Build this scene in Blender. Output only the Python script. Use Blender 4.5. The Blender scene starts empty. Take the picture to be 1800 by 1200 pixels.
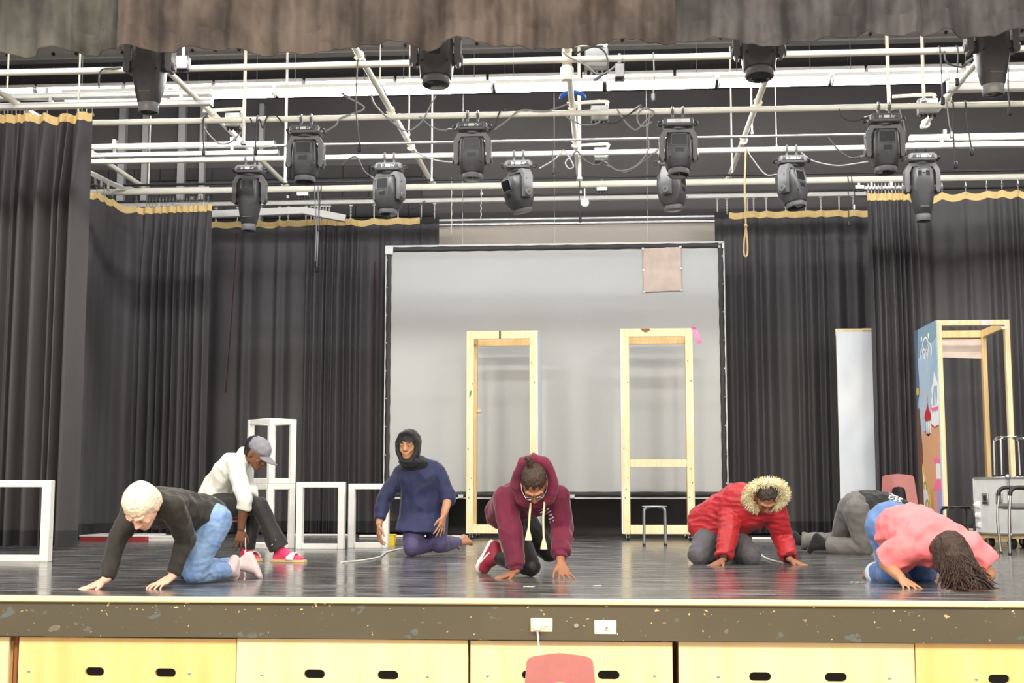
import bpy, bmesh, math, random
import numpy as np
from mathutils import Vector, Matrix, noise
from math import sin, cos, pi, radians, sqrt

C = bpy.context.scene.collection
S = bpy.context.scene
rng = random.Random(7)

# ------------------------------------------------------------------ camera
FPX = 2350.0
PITCH = math.atan(269 / FPX)
YAW = math.atan(172 / FPX * cos(PITCH))
CAM = np.array([0.0, 0.0, 0.546])
cd = bpy.data.cameras.new('camera')
cd.sensor_width = 36.0
cd.lens = FPX / 1800 * 36
cd.clip_end = 200
cam = bpy.data.objects.new('camera', cd)
C.objects.link(cam)
cam.location = CAM
cam.rotation_euler = (pi / 2 + PITCH, 0, YAW)
S.camera = cam

# ------------------------------------------------------------------ view, world, big lamps
S.view_settings.view_transform = 'Standard'
S.view_settings.look = 'None'
S.view_settings.gamma = 1
S.view_settings.use_curve_mapping = False
S.view_settings.exposure = 1.35
w = bpy.data.worlds.new('hall')
S.world = w
w.use_nodes = True
w.node_tree.nodes['Background'].inputs[0].default_value = (1.0, 0.95, 0.88, 1)
w.node_tree.nodes['Background'].inputs[1].default_value = 0.5
TUBE = 19.0
HOUSE = 150.0
DECK_FILL = 38.0


def house_or_fill_lamp(x, y, z, sx, sy, power, tilt):
    ld = bpy.data.lights.new('house_or_fill_lamp', 'AREA')
    ld.shape = 'RECTANGLE'
    ld.size, ld.size_y, ld.energy, ld.color = sx, sy, power, ((1.0, 0.9, 0.74) if y < 7 else (1.0, 0.985, 0.96))
    o = bpy.data.objects.new('house_or_fill_lamp', ld)
    C.objects.link(o)
    o.location = (x, y, z)
    o.rotation_euler = (radians(tilt), 0, 0)


for hx in (-4.5, 0.0, 4.5):
    house_or_fill_lamp(hx, 2.2, 4.6, 1.6, 1.2, HOUSE, 38)
# added fill over the front of the stage, unseen behind the border
for hx in (-5.4, -1.8, 1.8, 5.4):
    house_or_fill_lamp(hx, 10.6, 5.7, 2.4, 0.25, DECK_FILL, 6)

# ------------------------------------------------------------------ helpers
_r = np.array([cos(YAW), sin(YAW), 0.0])
_f = np.array([-sin(YAW) * cos(PITCH), cos(YAW) * cos(PITCH), sin(PITCH)])
_u = np.cross(_r, _f)


def at(px, py, Y):
    """a measured picture position and its distance into the stage -> a point in metres"""
    d = _f + _r * ((px - 900) / FPX) + _u * ((600 - py) / FPX)
    return CAM + d * (Y / d[1])


def gnd(px, py, z=0.0):
    d = _f + _r * ((px - 900) / FPX) + _u * ((600 - py) / FPX)
    return CAM + d * ((z - CAM[2]) / d[2])


def nrm(v):
    v = np.asarray(v, float)
    return v / (np.linalg.norm(v) + 1e-12)


def frame_z(d):
    """3x3 with columns x,y,z ; z along d"""
    z = nrm(d)
    a = np.array([0, 0, 1.0]) if abs(z[2]) < 0.95 else np.array([1.0, 0, 0])
    x = nrm(np.cross(a, z))
    return np.stack([x, np.cross(z, x), z], 1)


class MB:
    """collects shapes, builds them as one mesh object"""

    def __init__(s):
        s.v, s.f, s.n = [], [], 0

    def add(s, v, f):
        v = np.asarray(v, float).reshape(-1, 3)
        s.v.append(v)
        n = s.n
        s.f += [tuple(i + n for i in q) for q in f]
        s.n += len(v)
        return s

    def box(s, c, d, ch=0.0, R=None):
        """box at centre c, full size d, chamfer ch, optional rotation R"""
        h = np.array(d) / 2.0
        c = np.asarray(c, float)
        if ch <= 0:
            v = [(x, y, z) for x in (-1, 1) for y in (-1, 1) for z in (-1, 1)]
            v = np.array(v) * h
            f = [(0, 1, 3, 2), (4, 6, 7, 5), (0, 4, 5, 1), (2, 3, 7, 6), (0, 2, 6, 4), (1, 5, 7, 3)]
        else:
            ch = min(ch, min(h) * 0.8)
            v, idx = [], {}
            for x in (-1, 1):
                for y in (-1, 1):
                    for z in (-1, 1):
                        sg = np.array([x, y, z])
                        for a in range(3):
                            p = sg * (h - ch)
                            p[a] = sg[a] * h[a]
                            idx[(x, y, z, a)] = len(v)
                            v.append(p)
            f = []
            for a in range(3):
                b, c2 = (a + 1) % 3, (a + 2) % 3
                for sgn in (-1, 1):
                    q = []
                    for t, u in ((-1, -1), (1, -1), (1, 1), (-1, 1)):
                        k = [0, 0, 0]
                        k[a], k[b], k[c2] = sgn, t, u
                        q.append(idx[(*k, a)])
                    f.append(tuple(q if sgn > 0 else q[::-1]))
                for t in (-1, 1):
                    for u in (-1, 1):
                        k0, k1 = [0, 0, 0], [0, 0, 0]
                        k0[a], k1[a] = -1, 1
                        k0[b] = k1[b] = t
                        k0[c2] = k1[c2] = u
                        q = [idx[(*k0, b)], idx[(*k1, b)], idx[(*k1, c2)], idx[(*k0, c2)]]
                        f.append(tuple(q if t * u < 0 else q[::-1]))
            for x in (-1, 1):
                for y in (-1, 1):
                    for z in (-1, 1):
                        q = [idx[(x, y, z, 0)], idx[(x, y, z, 1)], idx[(x, y, z, 2)]]
                        f.append(tuple(q if x * y * z > 0 else q[::-1]))
            v = np.array(v)
        if R is not None:
            v = v @ np.asarray(R).T
        return s.add(v + c, f)

    def cyl(s, a, b, r0, r1=None, n=10, caps=True):
        r1 = r0 if r1 is None else r1
        a, b = np.asarray(a, float), np.asarray(b, float)
        M = frame_z(b - a)
        t = np.arange(n) * 2 * pi / n
        ring = np.cos(t)[:, None] * M[:, 0] + np.sin(t)[:, None] * M[:, 1]
        v = np.concatenate([a + ring * r0, b + ring * r1])
        f = [(i, (i + 1) % n, n + (i + 1) % n, n + i) for i in range(n)]
        if caps:
            f += [tuple(range(n))[::-1], tuple(range(n, 2 * n))]
        return s.add(v, f)

    def tube(s, pts, r, n=8, smooth=0):
        P = np.array(pts, float)
        if smooth:
            P = catmull(P, smooth)
        m = len(P)
        T = np.gradient(P, axis=0)
        T /= np.linalg.norm(T, axis=1)[:, None] + 1e-12
        x = frame_z(T[0])[:, 0]
        t = np.arange(n) * 2 * pi / n
        V = []
        rr = np.broadcast_to(np.asarray(r, float), (m,))
        for i in range(m):
            x = nrm(x - T[i] * np.dot(x, T[i]))
            y = np.cross(T[i], x)
            V.append(P[i] + (np.cos(t)[:, None] * x + np.sin(t)[:, None] * y) * rr[i])
        f = [(k * n + i, k * n + (i + 1) % n, (k + 1) * n + (i + 1) % n, (k + 1) * n + i) for k in range(m - 1) for i in range(n)]
        f += [tuple(range(n))[::-1], tuple(range((m - 1) * n, m * n))]
        return s.add(np.concatenate(V), f)

    def loft(s, secs, caps=True):
        n = len(secs[0])
        m = len(secs)
        f = [(k * n + i, k * n + (i + 1) % n, (k + 1) * n + (i + 1) % n, (k + 1) * n + i) for k in range(m - 1) for i in range(n)]
        if caps:
            f += [tuple(range(n))[::-1], tuple(range((m - 1) * n, m * n))]
        return s.add(np.concatenate([np.asarray(q, float) for q in secs]), f)

    def lathe(s, prof, n=16, c=(0, 0, 0), R=None):
        t = np.arange(n) * 2 * pi / n
        secs = []
        for r, z in prof:
            q = np.stack([np.cos(t) * r, np.sin(t) * r, np.full(n, z)], 1)
            if R is not None:
                q = q @ np.asarray(R).T
            secs.append(q + np.asarray(c))
        return s.loft(secs)

    def grid(s, P, flip=False):
        P = np.asarray(P, float)
        m, n = P.shape[:2]
        f = [(i * n + j, i * n + j + 1, (i + 1) * n + j + 1, (i + 1) * n + j) for i in range(m - 1) for j in range(n - 1)]
        if flip:
            f = [q[::-1] for q in f]
        return s.add(P.reshape(-1, 3), f)

    def prism(s, poly, z0, z1, R=None, c=(0, 0, 0)):
        """polygon in local xy extruded from z0 to z1, rotated by R, moved to c"""
        p = np.asarray(poly, float)
        n = len(p)
        v = np.concatenate([np.c_[p, np.full(n, z0)], np.c_[p, np.full(n, z1)]])
        if R is not None:
            v = v @ np.asarray(R).T
        f = [(i, (i + 1) % n, n + (i + 1) % n, n + i) for i in range(n)] + [tuple(range(n))[::-1], tuple(range(n, 2 * n))]
        return s.add(v + np.asarray(c), f)

    def mesh(s, name, off=(0, 0, 0), angle=38):
        me = bpy.data.meshes.new(name)
        v = np.concatenate(s.v) - np.asarray(off)
        me.from_pydata(v.tolist(), [], s.f)
        me.update()
        bm = bmesh.new()
        bm.from_mesh(me)
        bmesh.ops.recalc_face_normals(bm, faces=bm.faces)
        bm.to_mesh(me)
        bm.free()
        if angle:
            me.shade_smooth()
            me.set_sharp_from_angle(angle=radians(angle))
        return me

    def build(s, name, m, parent=None, world=False, angle=38):
        """world=True: the points are world points and every parent is unrotated"""
        off = np.zeros(3)
        p = parent
        while world and p is not None:
            off = off + np.array(p.location)
            p = p.parent
        return link(name, s.mesh(name, off, angle), m, parent)


def link(name, me, m, parent=None):
    o = bpy.data.objects.new(name, me)
    if m is not None and len(me.materials) == 0:
        me.materials.append(m)
    C.objects.link(o)
    if parent is not None:
        o.parent = parent
    return o


def catmull(P, k):
    P = np.array(P, float)
    Q = np.vstack([2 * P[0] - P[1], P, 2 * P[-1] - P[-2]])
    out = []
    for i in range(1, len(Q) - 2):
        for t in np.linspace(0, 1, k, endpoint=False):
            a, b, c, d = Q[i - 1], Q[i], Q[i + 1], Q[i + 2]
            out.append(0.5 * (2 * b + (c - a) * t + (2 * a - 5 * b + 4 * c - d) * t * t + (3 * b - a - 3 * c + d) * t ** 3))
    out.append(P[-1])
    return np.array(out)


def tag(o, label=None, cat=None, group=None, kind=None):
    if label: o['label'] = label
    if cat: o['category'] = cat
    if group: o['group'] = group
    if kind: o['kind'] = kind
    return o


def thing(name, label, cat, loc=(0, 0, 0), rz=0.0, group=None):
    o = bpy.data.objects.new(name, None)
    o.empty_display_size = 0.1
    C.objects.link(o)
    o.location = tuple(float(q) for q in loc)
    o.rotation_euler = (0, 0, rz)
    return tag(o, label, cat, group)


def copy_tree(o, parent=None):
    c = o.copy()
    C.objects.link(c)
    if parent is not None:
        c.parent = parent
    for ch in list(o.children):
        copy_tree(ch, c)
    return c


def rot_z(a):
    return np.array([[cos(a), -sin(a), 0], [sin(a), cos(a), 0], [0, 0, 1.0]])


def plate(outer, holes, t, bend=None):
    """flat plate in local xz with holes, thickness t along y; returns MB"""
    bm = bmesh.new()
    ed = []
    for loop in [outer] + holes:
        vs = [bm.verts.new((x, 0, z)) for x, z in loop]
        for i in range(len(vs)):
            ed.append(bm.edges.new((vs[i], vs[(i + 1) % len(vs)])))
    r = bmesh.ops.triangle_fill(bm, edges=ed, use_beauty=True)
    fs = list(bm.faces)
    e = bmesh.ops.extrude_face_region(bm, geom=fs)
    for q in e['geom']:
        if isinstance(q, bmesh.types.BMVert):
            q.co.y += t
    bm.verts.index_update()
    mb = MB()
    V = np.array([q.co[:] for q in bm.verts])
    if bend:
        V = bend(V)
    mb.add(V, [tuple(q.index for q in fc.verts) for fc in bm.faces])
    bm.free()
    return mb


def slot(x, z, hw, hh, n=6):
    """stadium loop"""
    p = []
    for i in range(n + 1):
        a = -pi / 2 + pi * i / n
        p.append((x + hw - hh + cos(a) * hh, z + sin(a) * hh))
    for i in range(n + 1):
        a = pi / 2 + pi * i / n
        p.append((x - hw + hh + cos(a) * hh, z + sin(a) * hh))
    return p


# ------------------------------------------------------------------ materials
def new_mat(name):
    m = bpy.data.materials.new(name)
    m.use_nodes = True
    return m, m.node_tree.nodes, m.node_tree.links, m.node_tree.nodes['Principled BSDF']


def rgb(h):
    """sRGB 0-255 triple -> linear rgba"""
    return tuple(((c / 255) / 12.92 if c <= 10 else ((c / 255 + 0.055) / 1.055) ** 2.4) for c in h) + (1,)


def mat(name, col, rough=0.5, metal=0.0, var=0.0, scale=8.0, stretch=(1, 1, 1), bump=0.0, bscale=None, col2=None, spec=0.5, sheen=0.0, coord='Object'):
    m, N, L, b = new_mat(name)
    c = rgb(col) if max(col[:3]) > 1 else tuple(col) + (1,)
    b.inputs['Base Color'].default_value = c
    b.inputs['Roughness'].default_value = rough
    b.inputs['Metallic'].default_value = metal
    b.inputs['Specular IOR Level'].default_value = spec
    if sheen:
        b.inputs['Sheen Weight'].default_value = sheen
        b.inputs['Sheen Roughness'].default_value = 0.4
    tc = N.new('ShaderNodeTexCoord')
    mp = N.new('ShaderNodeMapping')
    mp.inputs['Scale'].default_value = stretch
    L.new(tc.outputs[coord], mp.inputs[0])
    nz = N.new('ShaderNodeTexNoise')
    nz.inputs['Scale'].default_value = scale
    nz.inputs['Detail'].default_value = 6
    L.new(mp.outputs[0], nz.inputs['Vector'])
    if var or col2:
        mx = N.new('ShaderNodeMix')
        mx.data_type = 'RGBA'
        c2 = (rgb(col2) if max(col2[:3]) > 1 else tuple(col2) + (1,)) if col2 else tuple(min(1, q * (1 - var)) for q in c[:3]) + (1,)
        mx.inputs['A'].default_value = c
        mx.inputs['B'].default_value = c2
        cr = N.new('ShaderNodeValToRGB')
        cr.color_ramp.elements[0].position = 0.35
        cr.color_ramp.elements[1].position = 0.68
        L.new(nz.outputs['Fac'], cr.inputs[0])
        L.new(cr.outputs[0], mx.inputs['Factor'])
        L.new(mx.outputs['Result'], b.inputs['Base Color'])
    if bump:
        n2 = N.new('ShaderNodeTexNoise')
        n2.inputs['Scale'].default_value = bscale or scale * 3
        n2.inputs['Detail'].default_value = 4
        L.new(mp.outputs[0], n2.inputs['Vector'])
        bp = N.new('ShaderNodeBump')
        bp.inputs['Strength'].default_value = bump
        bp.inputs['Distance'].default_value = 0.01
        L.new(n2.outputs['Fac'], bp.inputs['Height'])
        L.new(bp.outputs[0], b.inputs['Normal'])
    return m


def glow(name, col, strength):
    m, N, L, b = new_mat(name)
    b.inputs['Base Color'].default_value = (1, 1, 1, 1)
    b.inputs['Emission Color'].default_value = col + (1,)
    b.inputs['Emission Strength'].default_value = strength
    return m


M = {}
M['curtain'] = mat('black_drape', (0.078, 0.075, 0.081), 0.6, var=0.22, scale=1.5, stretch=(1.6, 1.6, 0.35), bump=0.15, bscale=60, spec=0.4, sheen=0.12)
M['curtain_warm'] = mat('faded_black_drape', (0.074, 0.069, 0.073), 0.6, var=0.22, scale=1.5, stretch=(1.6, 1.6, 0.35), bump=0.15, bscale=60, spec=0.4, sheen=0.12)
M['curtain_hem'] = mat('drape_hem', (0.03, 0.029, 0.033), 0.7, var=0.2)
M['webbing'] = mat('jute_webbing', (250, 218, 152), 0.8, var=0.18, scale=14, stretch=(3, 3, 12), bump=0.2, bscale=120)
M['black_webbing'] = mat('black_webbing', (0.03, 0.03, 0.034), 0.8)
M['velvet_brown'] = mat('brown_velvet', (0.03, 0.022, 0.019), 0.75, col2=(0.125, 0.096, 0.08), scale=2.2, stretch=(1.7, 1, 0.8), bump=0.8, bscale=6, sheen=0.15)
M['velvet_grey'] = mat('grey_velvet', (0.028, 0.026, 0.027), 0.75, col2=(0.1, 0.094, 0.097), scale=2.6, stretch=(1.8, 1, 0.7), bump=0.8, bscale=6, sheen=0.15)
M['velvet_green'] = mat('green_grey_velvet', (0.03, 0.029, 0.025), 0.75, col2=(0.115, 0.112, 0.097), scale=2.2, stretch=(1.7, 1, 0.8), bump=0.8, bscale=6, sheen=0.15)
M['steel_white'] = mat('white_painted_pipe', (250, 247, 232), 0.4, var=0.06, scale=5)
M['track'] = mat('white_track', (243, 243, 240), 0.35, var=0.06, scale=6)
M['dark_pipe'] = mat('dark_steel_pipe', (0.06, 0.06, 0.062), 0.35, metal=0.6)
M['galv'] = mat('galvanised_steel', (0.55, 0.56, 0.57), 0.35, metal=0.8, var=0.2, scale=12)
M['chrome'] = mat('chrome', (0.72, 0.71, 0.69), 0.16, metal=1.0)
M['fixture'] = mat('lamp_black_plastic', (0.06, 0.06, 0.064), 0.4, var=0.15, scale=20, bump=0.05, bscale=200)
M['fixture_grey'] = mat('lamp_grey_plastic', (0.15, 0.15, 0.157), 0.42, var=0.1, scale=20)
M['black'] = mat('black_plastic', (0.016, 0.016, 0.017), 0.4, var=0.2)
M['lens'] = mat('lens_glass', (0.012, 0.012, 0.014), 0.08)
M['white_print'] = mat('white_print', (235, 236, 238), 0.5)
M['cable'] = mat('black_cable', (0.05, 0.05, 0.052), 0.45)
M['cable_grey'] = mat('grey_cable', (0.3, 0.3, 0.31), 0.45)
M['rope'] = mat('white_cord', (228, 226, 218), 0.8, var=0.2, scale=60)
M['manila'] = mat('natural_rope', (205, 176, 128), 0.85, var=0.3, scale=60)
M['wall'] = mat('dark_wall_paint', (0.125, 0.119, 0.121), 0.75, var=0.15, scale=1.2, bump=0.1, bscale=30)
M['block'] = mat('dark_block_paint', (0.066, 0.066, 0.068), 0.75, var=0.25, scale=2.5, bump=0.3, bscale=40)
M['black_wall'] = mat('black_wall_paint', (0.06, 0.053, 0.048), 0.5, var=0.3, scale=3)
M['beige'] = mat('beige_wall_paint', (218, 208, 196), 0.75, var=0.08, scale=2)
M['ceil'] = mat('dark_ceiling', (0.07, 0.066, 0.068), 0.8)
M['beam'] = mat('grey_painted_beam', (0.2, 0.19, 0.192), 0.6)
M['stud'] = mat('light_grey_channel', (190, 190, 192), 0.5)
M['screen'] = mat('rear_projection_screen', (196, 198, 198), 0.5, var=0.02, scale=0.6)
M['screen_edge'] = mat('black_screen_binding', (0.03, 0.03, 0.032), 0.5, bump=0.3, bscale=14)
M['white_metal'] = mat('white_frame_metal', (236, 237, 237), 0.4)
M['tan_cloth'] = mat('pinkish_cloth_patch', (222, 203, 190), 0.85, var=0.15, scale=6, bump=0.3, bscale=10)
M['lumber'] = mat('pine_lumber', (247, 234, 196), 0.55, col2=(240, 216, 164), scale=5, stretch=(5, 5, 0.5), bump=0.05)
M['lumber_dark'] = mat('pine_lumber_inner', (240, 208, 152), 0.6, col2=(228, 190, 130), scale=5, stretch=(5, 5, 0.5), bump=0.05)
M['knot'] = mat('wood_knot', (150, 96, 52), 0.6)
M['blue_paint'] = mat('light_blue_scenic_paint', (242, 247, 254), 0.7, col2=(226, 237, 251), scale=1.6, stretch=(1, 1, 0.5), bump=0.15, bscale=8)
M['white_paint'] = mat('white_gloss_paint', (244, 243, 238), 0.35, var=0.07, scale=10, bump=0.05)
M['red_carpet'] = mat('red_paint', (176, 52, 58), 0.6, var=0.25, scale=20)
M['yellow'] = mat('yellow_plastic', (240, 204, 44), 0.45)
M['maroon'] = mat('maroon_chair_plastic', (166, 100, 96), 0.36, var=0.06, scale=30, bump=0.04, bscale=250)
M['case'] = mat('grey_road_case', (216, 219, 218), 0.45, var=0.1, scale=12)
M['case_side'] = mat('grey_road_case_side', (150, 152, 148), 0.45, var=0.1, scale=12)
M['alu'] = mat('aluminium_edge', (0.62, 0.63, 0.64), 0.3, metal=0.9)
M['rubber'] = mat('black_rubber', (0.02, 0.02, 0.021), 0.6)
M['outlet'] = mat('white_plastic', (246, 240, 224), 0.4)
M['outlet_hole'] = mat('outlet_slot', (0.03, 0.03, 0.03), 0.5)
M['stain'] = mat('ivory_plastic', (240, 226, 190), 0.4)
M['pink'] = mat('pink_ribbon', (245, 140, 186), 0.6)
M['blue_cord'] = mat('blue_strap', (52, 104, 200), 0.5)
M['red_cord'] = mat('red_edge_cord', (70, 26, 29), 0.7)
M['tube'] = glow('fluorescent_diffuser', (1.0, 0.985, 0.96), TUBE)
M['tube_dim'] = glow('dim_fluorescent_diffuser', (1.0, 0.985, 0.96), 4.0)
M['lamp_white'] = mat('lamp_enamel', (240, 240, 238), 0.4)
M['void'] = mat('dark_cavity', (0.03, 0.026, 0.022), 0.8)
M['hall_floor'] = mat('hall_floor', (150, 124, 88), 0.4, var=0.15, scale=2)


def floor_mat():
    m, N, L, b = new_mat('black_stage_floor')
    tc = N.new('ShaderNodeTexCoord')

    def nz(scale, stretch, lo, hi, detail=6):
        mp = N.new('ShaderNodeMapping')
        mp.inputs['Scale'].default_value = stretch
        L.new(tc.outputs['Object'], mp.inputs[0])
        n = N.new('ShaderNodeTexNoise')
        n.inputs['Scale'].default_value = scale
        n.inputs['Detail'].default_value = detail
        L.new(mp.outputs[0], n.inputs['Vector'])
        r = N.new('ShaderNodeMapRange')
        r.inputs['From Min'].default_value = lo
        r.inputs['From Max'].default_value = hi
        L.new(n.outputs['Fac'], r.inputs['Value'])
        return r.outputs[0]

    streak = nz(2.2, (0.9, 5.5, 1), 0.42, 0.72)
    scuff = nz(7, (0.7, 4, 1), 0.6, 0.78)
    fine = nz(34, (0.45, 7, 1), 0.56, 0.74)
    add = N.new('ShaderNodeMath'); add.operation = 'MULTIPLY_ADD'
    L.new(scuff, add.inputs[0]); add.inputs[1].default_value = 0.6
    L.new(streak, add.inputs[2])
    add2 = N.new('ShaderNodeMath'); add2.operation = 'MULTIPLY_ADD'; add2.use_clamp = True
    L.new(fine, add2.inputs[0]); add2.inputs[1].default_value = 0.75
    L.new(add.outputs[0], add2.inputs[2])
    mx = N.new('ShaderNodeMix'); mx.data_type = 'RGBA'
    mx.inputs['A'].default_value = (0.047, 0.047, 0.05, 1)
    mx.inputs['B'].default_value = (0.25, 0.248, 0.245, 1)
    L.new(add2.outputs[0], mx.inputs['Factor'])
    L.new(mx.outputs['Result'], b.inputs['Base Color'])
    rr = N.new('ShaderNodeMapRange')
    rr.inputs['To Min'].default_value = 0.13
    rr.inputs['To Max'].default_value = 0.32
    L.new(streak, rr.inputs['Value'])
    L.new(rr.outputs[0], b.inputs['Roughness'])
    bp = N.new('ShaderNodeBump'); bp.inputs['Strength'].default_value = 0.06; bp.inputs['Distance'].default_value = 0.01
    L.new(scuff, bp.inputs['Height']); L.new(bp.outputs[0], b.inputs['Normal'])
    return m


def fascia_mat():
    m, N, L, b = new_mat('olive_fascia_paint')
    b.inputs['Roughness'].default_value = 0.45
    tc = N.new('ShaderNodeTexCoord')

    def layer(prev, scale, stretch, lo, hi, col, zlo=None):
        mp = N.new('ShaderNodeMapping'); mp.inputs['Scale'].default_value = stretch
        L.new(tc.outputs['Object'], mp.inputs[0])
        n = N.new('ShaderNodeTexNoise'); n.inputs['Scale'].default_value = scale; n.inputs['Detail'].default_value = 3
        L.new(mp.outputs[0], n.inputs['Vector'])
        r = N.new('ShaderNodeMapRange'); r.inputs['From Min'].default_value = lo; r.inputs['From Max'].default_value = hi
        L.new(n.outputs['Fac'], r.inputs['Value'])
        fac = r.outputs[0]
        if zlo is not None:     # chips crowd the worn upper edge
            sp = N.new('ShaderNodeSeparateXYZ'); L.new(tc.outputs['Object'], sp.inputs[0])
            zr = N.new('ShaderNodeMapRange'); zr.inputs['From Min'].default_value = zlo; zr.inputs['From Max'].default_value = -0.03
            L.new(sp.outputs['Z'], zr.inputs['Value'])
            mu = N.new('ShaderNodeMath'); mu.operation = 'MULTIPLY'
            L.new(fac, mu.inputs[0]); L.new(zr.outputs[0], mu.inputs[1]); fac = mu.outputs[0]
        mx = N.new('ShaderNodeMix'); mx.data_type = 'RGBA'
        mx.inputs['B'].default_value = rgb(col)
        if isinstance(prev, tuple): mx.inputs['A'].default_value = prev
        else: L.new(prev, mx.inputs['A'])
        L.new(fac, mx.inputs['Factor'])
        return mx.outputs['Result']

    c = layer(rgb((80, 75, 60)), 1.3, (1, 1, 1), 0.45, 0.62, (86, 80, 64))
    c = layer(c, 9, (1, 1, 1.3), 0.665, 0.69, (92, 98, 94))
    c = layer(c, 14, (0.8, 1, 1), 0.70, 0.72, (112, 103, 90))
    c = layer(c, 44, (0.6, 1, 1), 0.69, 0.705, (240, 208, 140), -0.14)
    c = layer(c, 40, (1, 1, 1), 0.715, 0.725, (236, 205, 140))
    L.new(c, b.inputs['Base Color'])
    return m


def birch_mat(name, a, b2):
    return mat(name, a, 0.42, col2=b2, scale=2.2, stretch=(3.5, 1, 0.5), bump=0.03, bscale=20)


M['floor'] = floor_mat()
M['fascia'] = fascia_mat()
M['birch'] = birch_mat('birch_ply', (238, 206, 144), (230, 190, 120))
M['birch_pale'] = birch_mat('pale_birch_ply', (243, 224, 176), (238, 214, 158))
M['nosing'] = mat('worn_yellow_nosing', (250, 240, 178), 0.5, var=0.08, scale=9, stretch=(1, 4, 4))

# ================================================================== SETTING
FRONT = 7.16
X0, X1, YB = -9.6, 8.2, 19.4


def struct(mb, name, m, **k):
    return tag(mb.build(name, m, **k), kind='structure')


struct(MB().box(((X0 + X1) / 2, (FRONT + YB) / 2 + 0.02, -0.02), (X1 - X0, YB - FRONT - 0.04, 0.04)), 'floor', M['floor'])
struct(MB().box((0, 3.2, -1.06), (18, 8.4, 0.04)), 'floor', M['hall_floor'])
struct(MB().box(((X0 + X1) / 2, FRONT + 0.0, -0.015), (X1 - X0, 0.05, 0.03), 0.006), 'trim_1', M['nosing'])
struct(MB().box(((X0 + X1) / 2, FRONT + 0.015, -0.122), (X1 - X0, 0.04, 0.184)), 'trim_2', M['fascia'])
struct(MB().box(((X0 + X1) / 2, FRONT + 1.2, -0.55), (X1 - X0, 0.06, 0.9)), 'wall_under_stage', M['void'])
wb = struct(MB().box(((X0 + X1) / 2, YB + 0.1, 3.25), (X1 - X0, 0.2, 6.5)), 'wall_back', M['wall'])
struct(MB().box((X0 - 0.1, (FRONT + YB) / 2 + 0.6, 3.25), (0.2, YB - FRONT - 1.2, 6.5)), 'wall_left', M['wall'])
struct(MB().box((X1 + 0.1, (FRONT + YB) / 2 + 0.6, 3.25), (0.2, YB - FRONT - 1.2, 6.5)), 'wall_right', M['wall'])
struct(MB().box(((X0 + X1) / 2, (FRONT + YB) / 2 + 1.0, 6.56), (X1 - X0 + 0.4, YB - FRONT - 1.6, 0.12)), 'ceiling', M['ceil'])
# beige band of the back wall between the drapes, with its rail, and the black lower wall
zt = at(1000, 392, YB)[2]
xa, xb = at(690, 400, YB)[0], at(1330, 400, YB)[0]
struct(MB().box(((xa + xb) / 2, YB - 0.012, (zt + 0.62) / 2), (xb - xa, 0.02, zt - 0.62)), 'trim_3', M['beige'])
struct(MB().box(((xa + xb) / 2, YB - 0.015, 0.31), (xb - xa, 0.03, 0.62)), 'baseboard_back', M['black_wall'])
rail = MB().box(((xa + xb) / 2, YB - 0.06, zt + 0.05), (xb - xa, 0.1, 0.025)).box(((xa + xb) / 2, YB - 0.045, zt - 0.01), (xb - xa, 0.07, 0.03))
struct(rail, 'trim_4', M['galv'])
struct(MB().box(((xa + xb) / 2, YB - 0.1, zt + 0.02), (xb - xa, 0.02, 0.03)), 'trim_5', M['dark_pipe'])
# painted concrete blocks that show between the rails on the left
bl = MB().box((0, 0, 0), (0.392, 0.03, 0.192), 0.006).mesh('block')
for r in range(7):
    for c in range(17):
        o = link('block', bl, M['block'], wb)
        o.location = (X0 + 0.25 + c * 0.4 + (0.2 if r % 2 else 0), YB - 0.012, 4.15 + r * 0.2)
# upright steel channels on the back wall, left
for i, (a, b) in enumerate(((208, 220), (250, 260), (313, 325), (351, 360), (455, 463))):
    xa_, xb_ = at(a, 260, YB - 0.1)[0], at(b, 260, YB - 0.1)[0]
    wd = xb_ - xa_
    m = MB().box(((xa_ + xb_) / 2, YB - 0.11, 4.7), (wd, 0.012, 3.4)).box((xa_ + .005, YB - 0.06, 4.7), (0.01, 0.1, 3.4)).box((xb_ - .005, YB - 0.06, 4.7), (0.01, 0.1, 3.4))
    struct(m, 'trim_%d' % (6 + i), M['stud'])
# drilled steel roof beam
zb = at(900, 90, 16.0)[2]
bm_ = struct(MB().box((-0.8, 16.0, zb + 0.16), (17.4, 0.02, 0.32)).box((-0.8, 15.95, zb + 0.0), (17.4, 0.16, 0.02)).box((-0.8, 15.95, zb + 0.33), (17.4, 0.16, 0.02)), 'trim_11', M['beam'])
bolt = MB().cyl((0, -0.02, 0), (0, 0, 0), 0.022, n=10).mesh('bolt')
for i in range(44):
    o = link('bolt', bolt, M['black'], bm_)
    o.location = (-7.6 + i * 0.3, 15.99, zb + 0.1)

# ------------------------------------------------------------------ storage fronts under the stage
PY = FRONT + 0.03


def X(px, Y=PY, py=1150): return at(px, py, Y)[0]
def Z(py, Y=PY, px=900): return at(px, py, Y)[2]


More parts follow.
